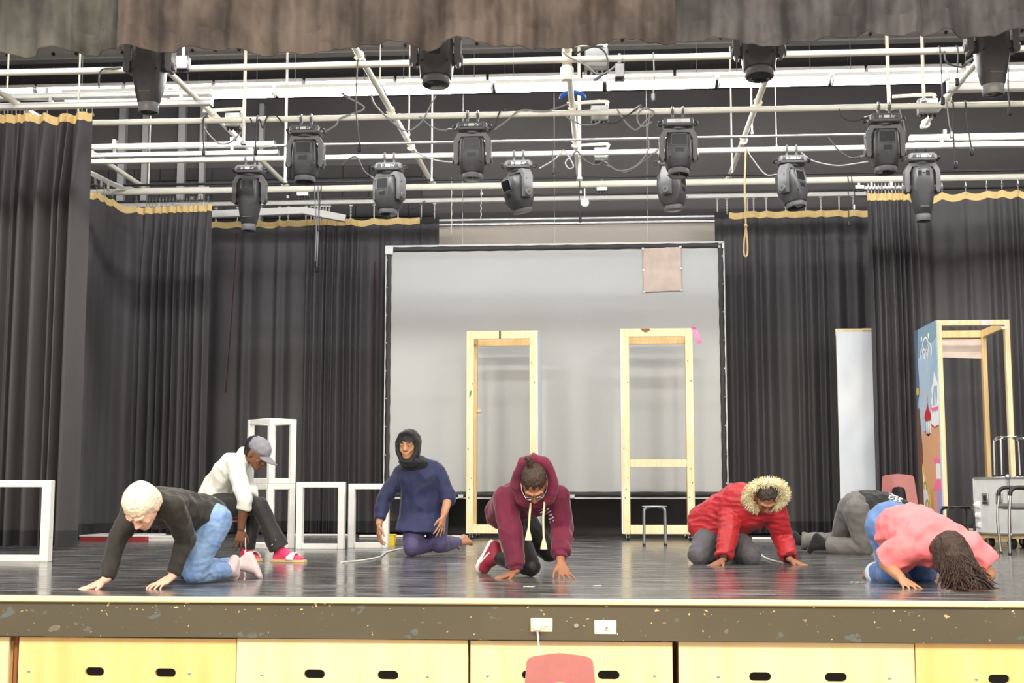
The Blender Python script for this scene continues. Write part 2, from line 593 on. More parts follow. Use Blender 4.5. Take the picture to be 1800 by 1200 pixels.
def storage_front(x0, x1, ztop_px, holes, screws, m, label, fwd=0.0):
    a, b = X(x0), X(x1)
    zt = Z(ztop_px, px=(x0 + x1) / 2)
    t = thing('storage_cart', label, 'cart', ((a + b) / 2, PY - fwd, -1.0), group='plywood fronts under the stage edge')
    z0, z1 = -0.97, zt
    cx = (a + b) / 2
    hs = [slot(X((h0 + h1) / 2) - cx, Z(hy, px=(h0 + h1) / 2) + 1.0, (X(h1) - X(h0)) / 2, 0.0235) for h0, h1, hy in holes]
    plate([(a - cx, z0 + 1), (b - cx, z0 + 1), (b - cx, z1 + 1), (a - cx, z1 + 1)], hs, 0.02).build('panel', m, t, angle=30)
    for sx, sy in screws:
        MB().lathe([(0.0085, 0), (0.0085, 0.002), (0.005, 0.004), (0.0, 0.0045)], 10, (X(sx) - cx, 0, Z(sy, px=sx) + 1.0), np.array([[1, 0, 0], [0, 0, -1], [0, 1, 0.]])).build('screw', M['galv'], t)
    for e in (a - cx + 0.01, b - cx - 0.01):
        MB().box((e, 0.46, 0.39), (0.018, 0.8, 0.72)).build('side_panel', M['birch'], t)
    return t


storage_front(-60, 15, 1119, [], [], M['birch_pale'], 'plywood cabinet front cut off by the left picture edge')
storage_front(33, 415, 1121, [(150, 184, 1180), (273, 310, 1182)], [(52, 1179), (334, 1183)], M['birch'], 'orange-toned plywood front with two hand slots, right of the dark red pipe')
storage_front(417, 822, 1123, [(535, 572, 1184), (664, 701, 1186)], [(462, 1185), (752, 1188)], M['birch_pale'], 'pale plywood front with two hand slots, left of the maroon chair', 0.006)
storage_front(827, 1182, 1127, [(917, 955, 1186), (1050, 1089, 1186)], [(857, 1187), (1150, 1187)], M['birch_pale'], 'pale plywood front directly behind the maroon chair back')
storage_front(1193, 1607, 1129, [(1316, 1355, 1189), (1449, 1488, 1190)], [(1262, 1189), (1562, 1191)], M['birch_pale'], 'pale plywood front with two hand slots, right of the wide black gap')
storage_front(1609, 1900, 1131, [(1735, 1773, 1193), (1850, 1888, 1194)], [(1714, 1193)], M['birch'], 'yellow plywood front with a white paint chip in its upper corner', 0.004)
pp = X(22)
tag(MB().cyl((pp, PY + 0.05, -1.0), (pp, PY + 0.05, -0.22), 0.014, n=12).build('post', mat('rust_red_pipe', (150, 92, 68), 0.5)), 'dark red upright pipe between two plywood fronts', 'pipe')

# ------------------------------------------------------------------ outlets on the fascia
OY = FRONT - 0.006


def outlet(px, py, label, kind):
    p = at(px, py, OY)
    t = thing('outlet', label, 'outlet', p)
    MB().box((0, 0, 0), (0.115, 0.008, 0.072), 0.003).build('cover_plate', M['stain'] if kind == 'duplex' else M['outlet'], t)
    if kind == 'duplex':
        for sx in (-0.02, 0.022):
            r = MB().prism([(cos(a) * 0.017, sin(a) * 0.017) for a in np.linspace(0, 2 * pi, 16, endpoint=False)], 0, 0.004, np.array([[1, 0, 0], [0, 0, -1], [0, 1, 0.]]), (sx, -0.004, 0)).build('socket', M['outlet'], t)
            MB().box((sx - 0.006, -0.009, 0.006), (0.0015, 0.002, 0.008)).box((sx + 0.006, -0.009, 0.006), (0.0015, 0.002, 0.007)).box((sx, -0.009, -0.008), (0.005, 0.002, 0.005)).build('slots', M['outlet_hole'], r)
    else:
        r = MB().box((0.006, -0.006, -0.002), (0.03, 0.006, 0.026), 0.002).build('data_jack', M['outlet'], t)
        MB().lathe([(0.009, 0), (0.009, 0.002), (0.006, 0.003)], 12, (0.006, -0.009, -0.002), np.array([[1, 0, 0], [0, 0, -1], [0, 1, 0.]])).build('ring', M['galv'], r)
        for sx in (-0.035, 0.045):
            MB().lathe([(0.003, 0), (0.003, 0.001)], 8, (sx, -0.0035, -0.002), np.array([[1, 0, 0], [0, 0, -1], [0, 1, 0.]])).build('screw', M['galv'], t)
    return t


outlet(952, 1098, 'ivory duplex outlet with a white plug in its left socket', 'duplex')
outlet(1064, 1102, 'white plate with one small jack, right of the plugged outlet', 'jack')
p = at(944, 1098, OY - 0.02)
pl = thing('power_plug', 'white charger plug and cord hanging from the stage outlet', 'plug', p)
MB().box((0, 0, 0), (0.045, 0.03, 0.062), 0.008).build('plug_body', M['white_print'], pl)
MB().tube([(0.002, 0, -0.03), (0.005, -0.005, -0.06), (0.009, -0.01, -0.1), (0.011, -0.012, -0.18), (0.0, -0.02, -0.4), (0.05, -0.02, -0.6)], 0.004, 8, 6).build('cord', M['white_print'], pl)
p = at(1013, 1099, OY + 0.004)
tag(MB().cyl((p[0], OY - 0.004, p[2]), (p[0], OY + 0.004, p[2]), 0.012, n=12).build('hole_plug', M['galv']), 'small round metal plug between the two outlet plates', 'plug')

# ------------------------------------------------------------------ drapes
def fold_profile(L, segs, rnd):
    """arc-length samples and fold depth over a drape of length L; segs = (u0,u1,number of folds,amplitude)"""
    us, ds = [], []
    for u0, u1, nf, amp in segs:
        wts = np.array([rnd.uniform(0.5, 1.5) for _ in range(nf)])
        wts = wts / wts.sum() * (u1 - u0)
        a = u0
        for w_ in wts:
            k = 12
            A = amp * rnd.uniform(0.55, 1.15)
            sk = rnd.uniform(0.3, 0.7)
            for i in range(k):
                t = i / k
                ph = t / sk * 0.5 if t < sk else 0.5 + (t - sk) / (1 - sk) * 0.5
                us.append((a + t * w_) * L)
                ds.append(A * (0.5 - 0.5 * cos(2 * pi * ph)) ** 0.8)
            a += w_
    us.append(segs[-1][1] * L)
    ds.append(0.0)
    return np.array(us), np.array(ds)


def drape(name, label, pts, segs, m, seed, zbot=0.025, hooks=None, chain=False, black=None, sag=0.5, band_h=0.078, hem=0.16, flat_top=0.35, flare=1.0):
    """pts = (px, py of the top edge, distance); returns the drape thing"""
    rnd = random.Random(seed)
    P = np.array([at(*q) for q in pts])
    seg = np.linalg.norm(np.diff(P[:, :2], axis=0), axis=1)
    cum = np.r_[0, np.cumsum(seg)]
    L = cum[-1]
    us, ds = fold_profile(L, segs, rnd)
    xy = np.stack([np.interp(us, cum, P[:, 0]), np.interp(us, cum, P[:, 1])], 1)
    ztop = np.interp(us, cum, P[:, 2])
    tg = np.gradient(xy, axis=0)
    tg /= np.linalg.norm(tg, axis=1)[:, None] + 1e-9
    nm = np.stack([tg[:, 1], -tg[:, 0]], 1)          # towards the audience
    nm[nm[:, 1] > 0] *= -1
    # hooks and the sag of the heading between them
    pxs = np.interp(cum, cum, [q[0] for q in pts])
    hu = sorted(np.interp([h for h in hooks], [q[0] for q in pts], cum)) if hooks else list(np.linspace(0, L, int(L / 0.3) + 2))
    hu = np.array(hu)
    dip = np.zeros(len(us))
    for a, b in zip(hu[:-1], hu[1:]):
        g = b - a
        k = (us >= a) & (us <= b)
        dip[k] = np.sin((us[k] - a) / g * pi) * min(0.11, sag * 0.22 * g) * rnd.uniform(0.5, 1.2)
    base = P.mean(0) * [1, 1, 0]
    t = thing(name, label, 'curtain', base)
    nv = 22
    vv = np.r_[0, 0.02, np.linspace(0.05, 1, nv)]
    G = np.zeros((len(vv), len(us), 3))
    wob = np.array([noise.noise(Vector((u * 3, seed, 0))) for u in us])
    for i, v in enumerate(vv):
        zz = (ztop - dip) * (1 - v) + zbot * v + (0.02 * wob if v == 1 else 0)
        sc = (flat_top + (1 - flat_top) * min(1, v * 5)) * (1 + 0.25 * v * (flare - 0) * 0.6)
        sway = np.array([noise.noise(Vector((u * 1.3, v * 1.5, seed * 3.1))) for u in us]) * 0.05 * min(1, v * 3)
        d = ds * sc + sway
        G[i, :, :2] = xy + nm * d[:, None]
        G[i, :, 2] = zz
    MB().grid(G).build('cloth', m, t, world=True, angle=0).data.shade_smooth()
    # stitched lower hem pocket
    vh = 1 - hem / (ztop.mean() - zbot)
    j = [k for k, v in enumerate(vv) if v >= vh]
    H = G[[j[0] - 1] + j].copy()
    f_ = (vh - vv[j[0] - 1]) / (vv[j[0]] - vv[j[0] - 1])
    H[0] = H[0] * (1 - f_) + G[j[0]] * f_
    H[:, :, :2] += nm[None] * 0.004
    MB().grid(H).build('hem', M['curtain_hem'], t, world=True, angle=0).data.shade_smooth()
    # heading band
    for part, sel in (('heading_band', None if black is None else False), ('end_band', True)):
        bl_ = np.zeros(len(us), bool)
        if black is not None:
            a, b = np.interp(black, [q[0] for q in pts], cum)
            bl_ = (us >= a) & (us <= b)
        if part == 'end_band' and black is None:
            continue
        k = np.where(bl_ if part == 'end_band' else ~bl_)[0]
        B = np.zeros((3, len(k), 3))
        for i, dz in enumerate((0.012, -band_h * 0.5, -band_h)):
            v = max(0, -dz) / (ztop.mean() - zbot)
            sc = flat_top + (1 - flat_top) * min(1, v * 5)
            B[i, :, :2] = xy[k] + nm[k] * (ds[k] * sc + 0.006 + (0.012 if i == 1 else 0) * np.abs(wob[k]))[:, None]
            B[i, :, 2] = (ztop - dip)[k] + dz
        o = MB().grid(B).build(part, M['webbing'] if part != 'end_band' else M['black_webbing'], t, world=True, angle=0)
        o.data.shade_smooth()
    # hooks / chains
    for h in hu:
        q = np.array([np.interp(h, cum, P[:, 0]), np.interp(h, cum, P[:, 1]), np.interp(h, cum, P[:, 2])])
        o = link('hanging_chain' if chain else 'hook', CHAIN if chain else HOOK, M['galv'] if not chain else M['track'], t)
        o.location = q - np.array(t.location) + np.array([0, -0.012, 0])
        o.rotation_euler = (0, 0, rnd.uniform(-0.6, 0.6))
    t['hem'] = 1
    return t


hk = MB().tube([(0, 0, -0.02), (0.008, 0, -0.03), (0.016, 0, -0.018), (0.012, 0, 0.0), (0, 0, 0.015), (-0.003, 0, 0.05)], 0.004, 6, 4)
hk.tube([(cos(a) * 0.014, 0, 0.064 + sin(a) * 0.014) for a in np.linspace(0, 2 * pi, 12)], 0.003, 5)
hk.box((0, 0, 0.095), (0.018, 0.02, 0.035), 0.004).cyl((0, 0, 0.09), (0, 0, 0.14), 0.005, n=6)
HOOK = hk.mesh('hook')
ch = MB()
for i in range(9):
    z = -0.01 + i * 0.024
    tt = np.linspace(0, 2 * pi, 10)
    pts_ = [((cos(a) * 0.009, 0, z + sin(a) * 0.016) if i % 2 else (0, cos(a) * 0.009, z + sin(a) * 0.016)) for a in tt]
    ch.tube(pts_, 0.0035, 5)
ch.box((0, 0, 0.2), (0.05, 0.02, 0.02), 0.004)
CHAIN = ch.mesh('hanging_chain')

c1 = drape('stage_leg', 'black drape with orange top band nearest the audience, at the left picture edge',
      [(-130, 206, 13.2), (60, 203, 13.35), (163, 200, 13.3)], [(0, 0.42, 3, 0.2), (0.42, 0.56, 3, 0.1), (0.56, 0.78, 2, 0.2), (0.78, 1, 3, 0.2)], M['curtain_warm'], 3, zbot=0.03,
      hooks=[-120, -90, -60, -30, 0, 8, 15, 22, 29, 36, 43, 50, 57, 62, 84, 119, 145, 153, 163], sag=0.9, flare=1.3)
c2 = drape('stage_leg', 'black drape running diagonally behind the nearest left drape, its right half gathered tightly',
      [(110, 306, 15.7), (163, 333, 16.3), (200, 352, 16.9), (255, 366, 17.3), (373, 361, 17.2)],
      [(0, 0.25, 3, 0.08), (0.25, 0.6, 3, 0.035), (0.6, 1, 11, 0.11)], M['curtain'], 5,
      hooks=[110, 140, 170, 183, 198, 240, 258, 263, 269, 275, 281, 287, 293, 299, 305, 311, 317, 323, 329, 335, 341, 347, 353, 359, 366], sag=0.8)
c3 = drape('back_drape', 'wide black drape on chains, left of the grey projection screen',
      [(350, 391, 18.6), (560, 387, 18.6), (772, 382, 18.6)],
      [(0, 0.32, 4, 0.06), (0.32, 0.45, 2, 0.09), (0.45, 0.68, 9, 0.1), (0.68, 0.88, 4, 0.06), (0.88, 1, 3, 0.06)], M['curtain'], 8,
      hooks=[352, 380, 418, 456, 492, 507, 538, 547, 553, 558, 563, 568, 573, 579, 617, 658, 700, 741, 764], chain=True, black=(739, 773), sag=0.45)
c4 = drape('back_drape', 'black drape on chains, right of the grey projection screen',
      [(1256, 374, 18.6), (1400, 372, 18.6), (1545, 370, 18.6)],
      [(0, 0.12, 2, 0.05), (0.12, 0.9, 9, 0.11), (0.9, 1, 1, 0.06)], M['curtain'], 11,
      hooks=[1261, 1278, 1314, 1325, 1347, 1381, 1416, 1443, 1475, 1500, 1540], chain=True, black=(1255, 1281), sag=0.3)
c5 = drape('stage_leg', 'black drape behind the painted cake tower at the right side',
      [(1524, 342, 16.8), (1600, 341, 16.8), (1650, 340, 16.9), (1830, 333, 16.7), (2000, 327, 16.7)],
      [(0, 0.19, 8, 0.13), (0.19, 0.45, 4, 0.04), (0.45, 0.65, 5, 0.08), (0.65, 1, 7, 0.1)], M['curtain'], 14,
      hooks=[1526, 1532, 1538, 1544, 1550, 1556, 1562, 1568, 1574, 1580, 1586, 1592, 1656, 1698, 1735, 1762, 1790, 1818, 1850, 1890, 1930, 1965, 1995], sag=0.85)
for o in (c1, c2, c3, c4, c5):
    del o['hem']
# red edge cords stitched down the back drape
def edge_cord(par, pts, Y):
    MB().tube([at(a, b, Y) for a, b in pts], 0.007, 6, 4).build('edge_cord', M['red_cord'], par, world=True)['label'] = 'thin dark red edge cord'
edge_cord(c3, [(416, 410), (411, 500), (404, 600), (397, 690)], 18.38)
edge_cord(c3, [(659, 460), (657, 600), (656, 760), (655, 930)], 18.38)

# ------------------------------------------------------------------ front border (valance)
BOT = [(-420, 96), (-300, 104), (-160, 94), (-60, 84), (0, 88), (55, 94), (78, 85), (110, 83), (150, 90), (195, 88), (202, 86), (240, 77), (300, 90), (330, 84), (420, 82), (460, 92), (530, 95), (575, 84), (650, 76), (700, 72), (760, 80), (800, 66), (850, 72), (900, 78), (960, 84), (1010, 82), (1040, 70), (1060, 65), (1120, 70), (1190, 71), (1200, 71), (1260, 62), (1285, 72), (1350, 73), (1420, 72), (1440, 65), (1500, 62), (1530, 57), (1570, 62), (1620, 55), (1640, 58), (1665, 46), (1690, 60), (1740, 61), (1800, 42), (1860, 50), (1960, 56), (2060, 44), (2200, 48), (2300, 36)]


def border(x0, x1, m, label, seed, Y):
    rnd = random.Random(seed)
    n = int((x1 - x0) / 5)
    px = np.linspace(x0, x1, n)
    by = np.interp(px, [b[0] for b in BOT], [b[1] for b in BOT])
    k = np.ones(5) / 5
    by = np.convolve(np.pad(by, 2, 'edge'), k, 'valid')
    nv = 30
    G = np.zeros((nv, n, 3))
    for i in range(n):
        b = at(px[i], by[i], Y)
        fold = 0.16 * noise.noise(Vector((px[i] / 60, seed, 0))) + 0.06 * noise.noise(Vector((px[i] / 21, seed, 5)))
        for j in range(nv):
            v = j / (nv - 1)
            z = b[2] + (1 - v) * 1.0
            cr = 0.045 * noise.noise(Vector((px[i] / 50, v * 6, seed))) + 0.022 * noise.noise(Vector((px[i] / 16, v * 16, seed)))
            G[j, i] = (b[0], Y + fold * (0.7 + 0.5 * v) + cr + 0.03, z)
    t = thing('border_curtain', label, 'curtain', (at((x0 + x1) / 2, 40, Y)[0], Y, 3.5))
    MB().grid(G).build('cloth', m, t, world=True, angle=0).data.shade_smooth()
    H = G[-1:].copy()
    tb = MB().tube(H[0] + [0, -0.004, 0.0], 0.006, 6).build('hem', m, t, world=True)
    H2 = np.stack([G[-1] + [0, -0.006, 0.15], G[-1] + [0, -0.009, 0.148], G[-1] + [0, -0.006, 0.0]])
    for q in H2[:2]:
        q[:, 1] = np.interp(np.arange(n), np.arange(n), G[-3][:, 1]) - 0.008
    MB().grid(H2).build('hem_pocket', m, t, world=True, angle=0).data.shade_smooth()
    return t


border(-420, 212, M['velvet_green'], 'greenish grey velvet border at the top left corner', 1, 9.42)
border(200, 1188, M['velvet_brown'], 'long brown velvet border across the top', 2, 9.1)
border(1176, 2300, M['velvet_grey'], 'dark grey velvet border at the top right', 3, 9.42)

# ================================================================== RIGGING
XL, XR = -9.4, 8.0


def pipe_x(name, py, Y, r, m, label, px0=None, px1=None, cat='pipe', px=900):
    z = at(px, py, Y)[2]
    a = XL if px0 is None else at(px0, py, Y)[0]
    b = XR if px1 is None else at(px1, py, Y)[0]
    o = MB().cyl((a, Y, z), (b, Y, z), r, n=14).build(name, m)
    return tag(o, label, cat)


PZ = {}
def batten(i, py, Y, label, r=0.031):
    PZ[i] = (Y, at(900, py, Y)[2])
    return pipe_x('batten', py, Y, r, M['steel_white'], label)


batten(0, -2, 10.3, 'front white pipe hidden behind the velvet border, carrying the four nearest lamps')
batten(1, 107, 12.0, 'white pipe just under the velvet border, wrapped with few cables')
batten(2, 201, 13.8, 'white pipe carrying the upper row of four moving lights')
batten(3, 271, 15.3, 'white pipe carrying the lower row of six moving lights')
batten(4, 326, 17.0, 'thick white pipe just below the ends of the grid pipes', 0.042)
pipe_x('batten', 248, 14.8, 0.016, M['galv'], 'thin grey pipe between the two rows of moving lights', 478, 1530)
pipe_x('batten', 314, 16.9, 0.017, M['dark_pipe'], 'thin dark pipe running just above the thick white pipe')
pipe_x('batten', 343.5, 18.5, 0.015, M['dark_pipe'], 'thin dark pipe on top of the rear curtain track')


def track(label, px0, px1, py, Y, h=0.045, d=0.07, name='curtain_track', ex=()):
    a, b = at(px0, py, Y), at(px1, py, Y)
    z = at((px0 + px1) / 2, py, Y)[2]
    t = thing(name, label, 'track', ((a[0] + b[0]) / 2, Y, z))
    L = b[0] - a[0]
    mb = MB().box((0, 0, 0), (L, d, h), 0.005).box((0, -d / 2 - 0.004, h * 0.32), (L, 0.012, h * 0.2)).box((0, -d / 2 - 0.004, -h * 0.34), (L, 0.012, h * 0.2))
    mb.build('rail', M['track'], t)
    MB().box((L / 2 + 0.006, 0, 0), (0.012, d * 1.15, h * 1.2), 0.003).build('end_cap', M['galv'], t)
    for ox in np.arange(-L / 2 + 0.4, L / 2, 1.4):
        MB().box((ox, 0, h * 0.5 + 0.03), (0.04, d * 0.7, 0.06), 0.004).build('hanger', M['galv'], t)
    return t


track('rear white track whose chains carry the wide back drapes', -200, 1522, 353, 18.58, 0.085)
track('upper white track above the nearest left drape', -200, 372, 170, 13.55, 0.06, 0.1)
track('lower white track directly above the hooks of the nearest left drape', -200, 371, 186, 13.3, 0.065, 0.07)
track('upper white track left of the leftmost low moving light', -60, 482, 258, 14.9, 0.05, 0.1)
track('lower white track with a bare end, just above the low left moving light', -60, 488, 273, 14.9, 0.05, 0.07)
track('wide white track at the right, behind the upper right moving light', 1598, 1900, 240, 15.3, 0.06, 0.09)
track('lower white double track at the right, above the right moving light', 1592, 1900, 254, 15.2, 0.06, 0.07)
track('white track at the top right corner', 1665, 1900, 150, 13.5, 0.11, 0.09)
track('short white track over the tightly gathered left hooks', 205, 366, 334, 17.15, 0.06, 0.06)
sl = track('slim white track over the gathered hooks of the right drape', 1512, 1640, 322, 16.93, 0.04, 0.05)
sl.location.y, sl.location.z = 17.0, PZ[4][1] - .112
for q in (-.3, .3):
    MB().box((q, 0, .07), (.03, .02, .13), .003).build('strap', M['galv'], sl)
# bent tracks
t = thing('curtain_track', 'white flat track with a bent end above the back left drape', 'track', at(480, 376, 18.2))
pts = [at(374, 377, 18.15), at(532, 370, 18.15), at(606, 384, 18.3)]
sec = []
for a, b in zip(pts[:-1], pts[1:]):
    d = nrm(b - a)
    MB().box((a + b) / 2, (np.linalg.norm(b - a) + 0.02, 0.08, 0.1), 0.006, np.stack([d, nrm(np.cross([0, 0, 1], d)), nrm(np.cross(d, nrm(np.cross([0, 0, 1], d))))], 1)).build('rail', M['track'], t, world=True)
t = thing('curtain_track', 'curved white track with carriers where the left diagonal drape starts', 'track', at(190, 315, 16.4))
P = [at(140, 296, 15.7), at(170, 309, 16.1), at(200, 324, 16.7), at(235, 334, 17.1)]
MB().tube(P, 0.035, 4, 5).build('rail', M['track'], t, world=True)
for a, b in ((168, 318), (178, 322), (190, 328)):
    q = at(a, b, 16.25)
    MB().box(q, (0.03, 0.03, 0.1), 0.006).build('carrier', M['galv'], t, world=True)

# grid pipes running upstage, on a 1.94 m spacing
GZ = 4.64
for i in range(6):
    x = -6.2 + 1.945 * i
    lab = ['leftmost pale grid pipe, seen low beside the nearest left drape', 'pale grid pipe crossing behind the big lamp at the upper left', 'long pale grid pipe slanting down left of centre', 'almost upright pale grid pipe at the centre with a pipe tee', 'long pale grid pipe slanting down right of centre', 'rightmost pale grid pipe with a junction box, behind the upper right lamps'][i]
    t = thing('grid_pipe', lab, 'pipe', (x, 13.5, GZ))
    y1 = [17.4, 17.2, 17.35, 17.5, 17.45, 14.9][i]
    MB().cyl((0, -3.9, 0), (0, y1 - 13.5, 0), 0.031, n=12).build('pipe', M['steel_white'], t)
    for y in (12.0, 13.8, 15.3, y1 - 0.15):
        if y < y1:
            MB().tube([(cos(a) * 0.042, y - 13.5, sin(a) * 0.042 - 0.01) for a in np.linspace(-pi * .9, pi * .9, 9)], 0.012, 6).build('clamp', M['steel_white'], t)
    if i == 3:
        MB().lathe([(0.05, -0.28), (0.062, -0.25), (0.062, -0.16), (0.045, -0.14), (0.045, 0.06)], 14, (0, -1.45, 0)).build('tee_fitting', M['steel_white'], t)
        q = np.array([0, 13.2 - 13.5, 0.05])
        MB().tube([(-0.11, .05, .0), (-0.08, .0, .035), (0, -.04, 0.045), (0.1, .0, 0.035), (0.14, .05, 0)], 0.022, 8, 5).build('strap', M['blue_cord'], t)

# hanging rods
RODS = [(12, 80, 170, 13.4, .014, 'first thin rod from the left picture edge'), (137, 80, 200, 13.4, .014, 'thin white rod over the nearest left drape'), (428, 70, 250, 13.75, .024, 'stout white rod left of the upper left moving light'),
        (501, 170, 318, 15.3, .022, 'stout white rod passing behind the upper left moving light'), (668, 60, 152, 14.4, .012, 'thin rod holding the lamp row, left of centre'), (719, 70, 235, 15.2, .012, 'long thin rod just left of the central moving light'),
        (759, 165, 315, 15.3, .013, 'thin rod ending at the long slanting grid pipe left of centre'), (1019, 80, 312, 15.4, .028, 'thick upright rod right beside the central grid pipe'), (1287, 160, 300, 16.0, .014, 'thin rod left of the right slanting grid pipe'),
        (1322, 158, 232, 15.2, .014, 'short thin rod just right of another, above the lower lamp row'), (1563, 158, 190, 13.9, .026, 'short thick rod above the upper right moving light'), (1624, 50, 175, 13.8, .022, 'white rod above the junction box at the right'), (1365, 160, 255, 15.3, .008, 'thin chain-like rod right of the slanting grid pipe'),
        (261, 195, 325, 17.2, .014, 'slanting thin rod below the big lamp at the upper left')]
for a, y0, y1, Y, r, lab in RODS:
    r = r * .72
    p0, p1 = at(a, y1, Y), at(a, y0, Y)
    t = thing('hanging_rod', lab, 'rod', p0)
    MB().cyl((0, 0, 0), (0, 0, 6.5 - p0[2]), r, n=10).build('rod', M['steel_white'], t)
    MB().lathe([(r * 1.2, -0.03), (r * 2.0, -0.025), (r * 2.0, 0.0), (r * 1.2, 0.012)], 10).build('collar', M['galv'], t)

# ------------------------------------------------------------------ fluorescent rows
tp = thing('fluorescent_fixture', '-', 'lamp', (0, 0, 0))
RX = np.array([[0, 0, 1], [1, 0, 0], [0, 1, 0.]])
MB().prism([(-0.1, 0.0), (0.1, 0.0), (0.08, 0.05), (-0.08, 0.05)], -0.6, 0.6, RX).build('housing', M['lamp_white'], tp)
MB().prism([(-0.095, -0.001), (-0.09, -0.03), (-0.06, -0.055), (0.06, -0.055), (0.09, -0.03), (0.095, -0.001)], -0.59, 0.59, RX).build('diffuser', M['tube'], tp)
for s in (-1, 1):
    MB().prism([(-0.1, -0.004), (-0.095, -0.035), (-0.062, -0.06), (0.062, -0.06), (0.095, -0.035), (0.1, -0.004)], s * 0.59, s * 0.603, RX).build('end_cap', M['lamp_white'], tp)
FA = (14.5, at(900, 151, 14.5)[2])
FB = (17.3, at(900, 139, 17.3)[2])
DIM = bpy.data.objects['diffuser'].data.copy()
DIM.materials[0] = M['tube_dim']
n = 0
ORD = 'first second third fourth fifth sixth seventh eighth ninth tenth eleventh twelfth'.split()
for (Y, z), xs, lab, gr in ((FA, [-5.6 + 1.24 * k for k in range(10)], 'glowing fixture of the bright lamp row, %s from its left end', 'fluorescent fixtures in the bright row'), (FB, [-8.4 + 1.24 * k for k in range(12)], 'glowing fixture of the faint rear lamp row, %s from its left end', 'fluorescent fixtures in the rear row')):
    for i, x in enumerate(xs):
        o = tp if n == 0 else copy_tree(tp)
        n += 1
        o.location = (x, Y, z)
        o['label'] = lab % ORD[i]
        if Y > 15:
            for c in o.children:
                if c.name.startswith('diffuser'):
                    c.data = DIM
        o['group'] = gr
        for s in (-.4, .4):
            MB().cyl((s, 0, .05), (s, 0, 6.5 - z), .004, n=6).build('suspension_rod', M['galv'], o)
tag(pipe_x('lamp_channel', 146.5, FA[0] - 0.02, 0.012, M['galv'], 'thin steel channel along the top of the bright fluorescent row', 560, 1800), cat='channel')

# ------------------------------------------------------------------ moving lights
def sup(hw, hd, z, e, n=24, cx=0.0, cy=0.0):
    t = np.arange(n) * 2 * pi / n
    c, s_ = np.cos(t), np.sin(t)
    return np.stack([cx + hw * np.sign(c) * np.abs(c) ** (2 / e), cy + hd * np.sign(s_) * np.abs(s_) ** (2 / e), np.full(n, z)], 1)


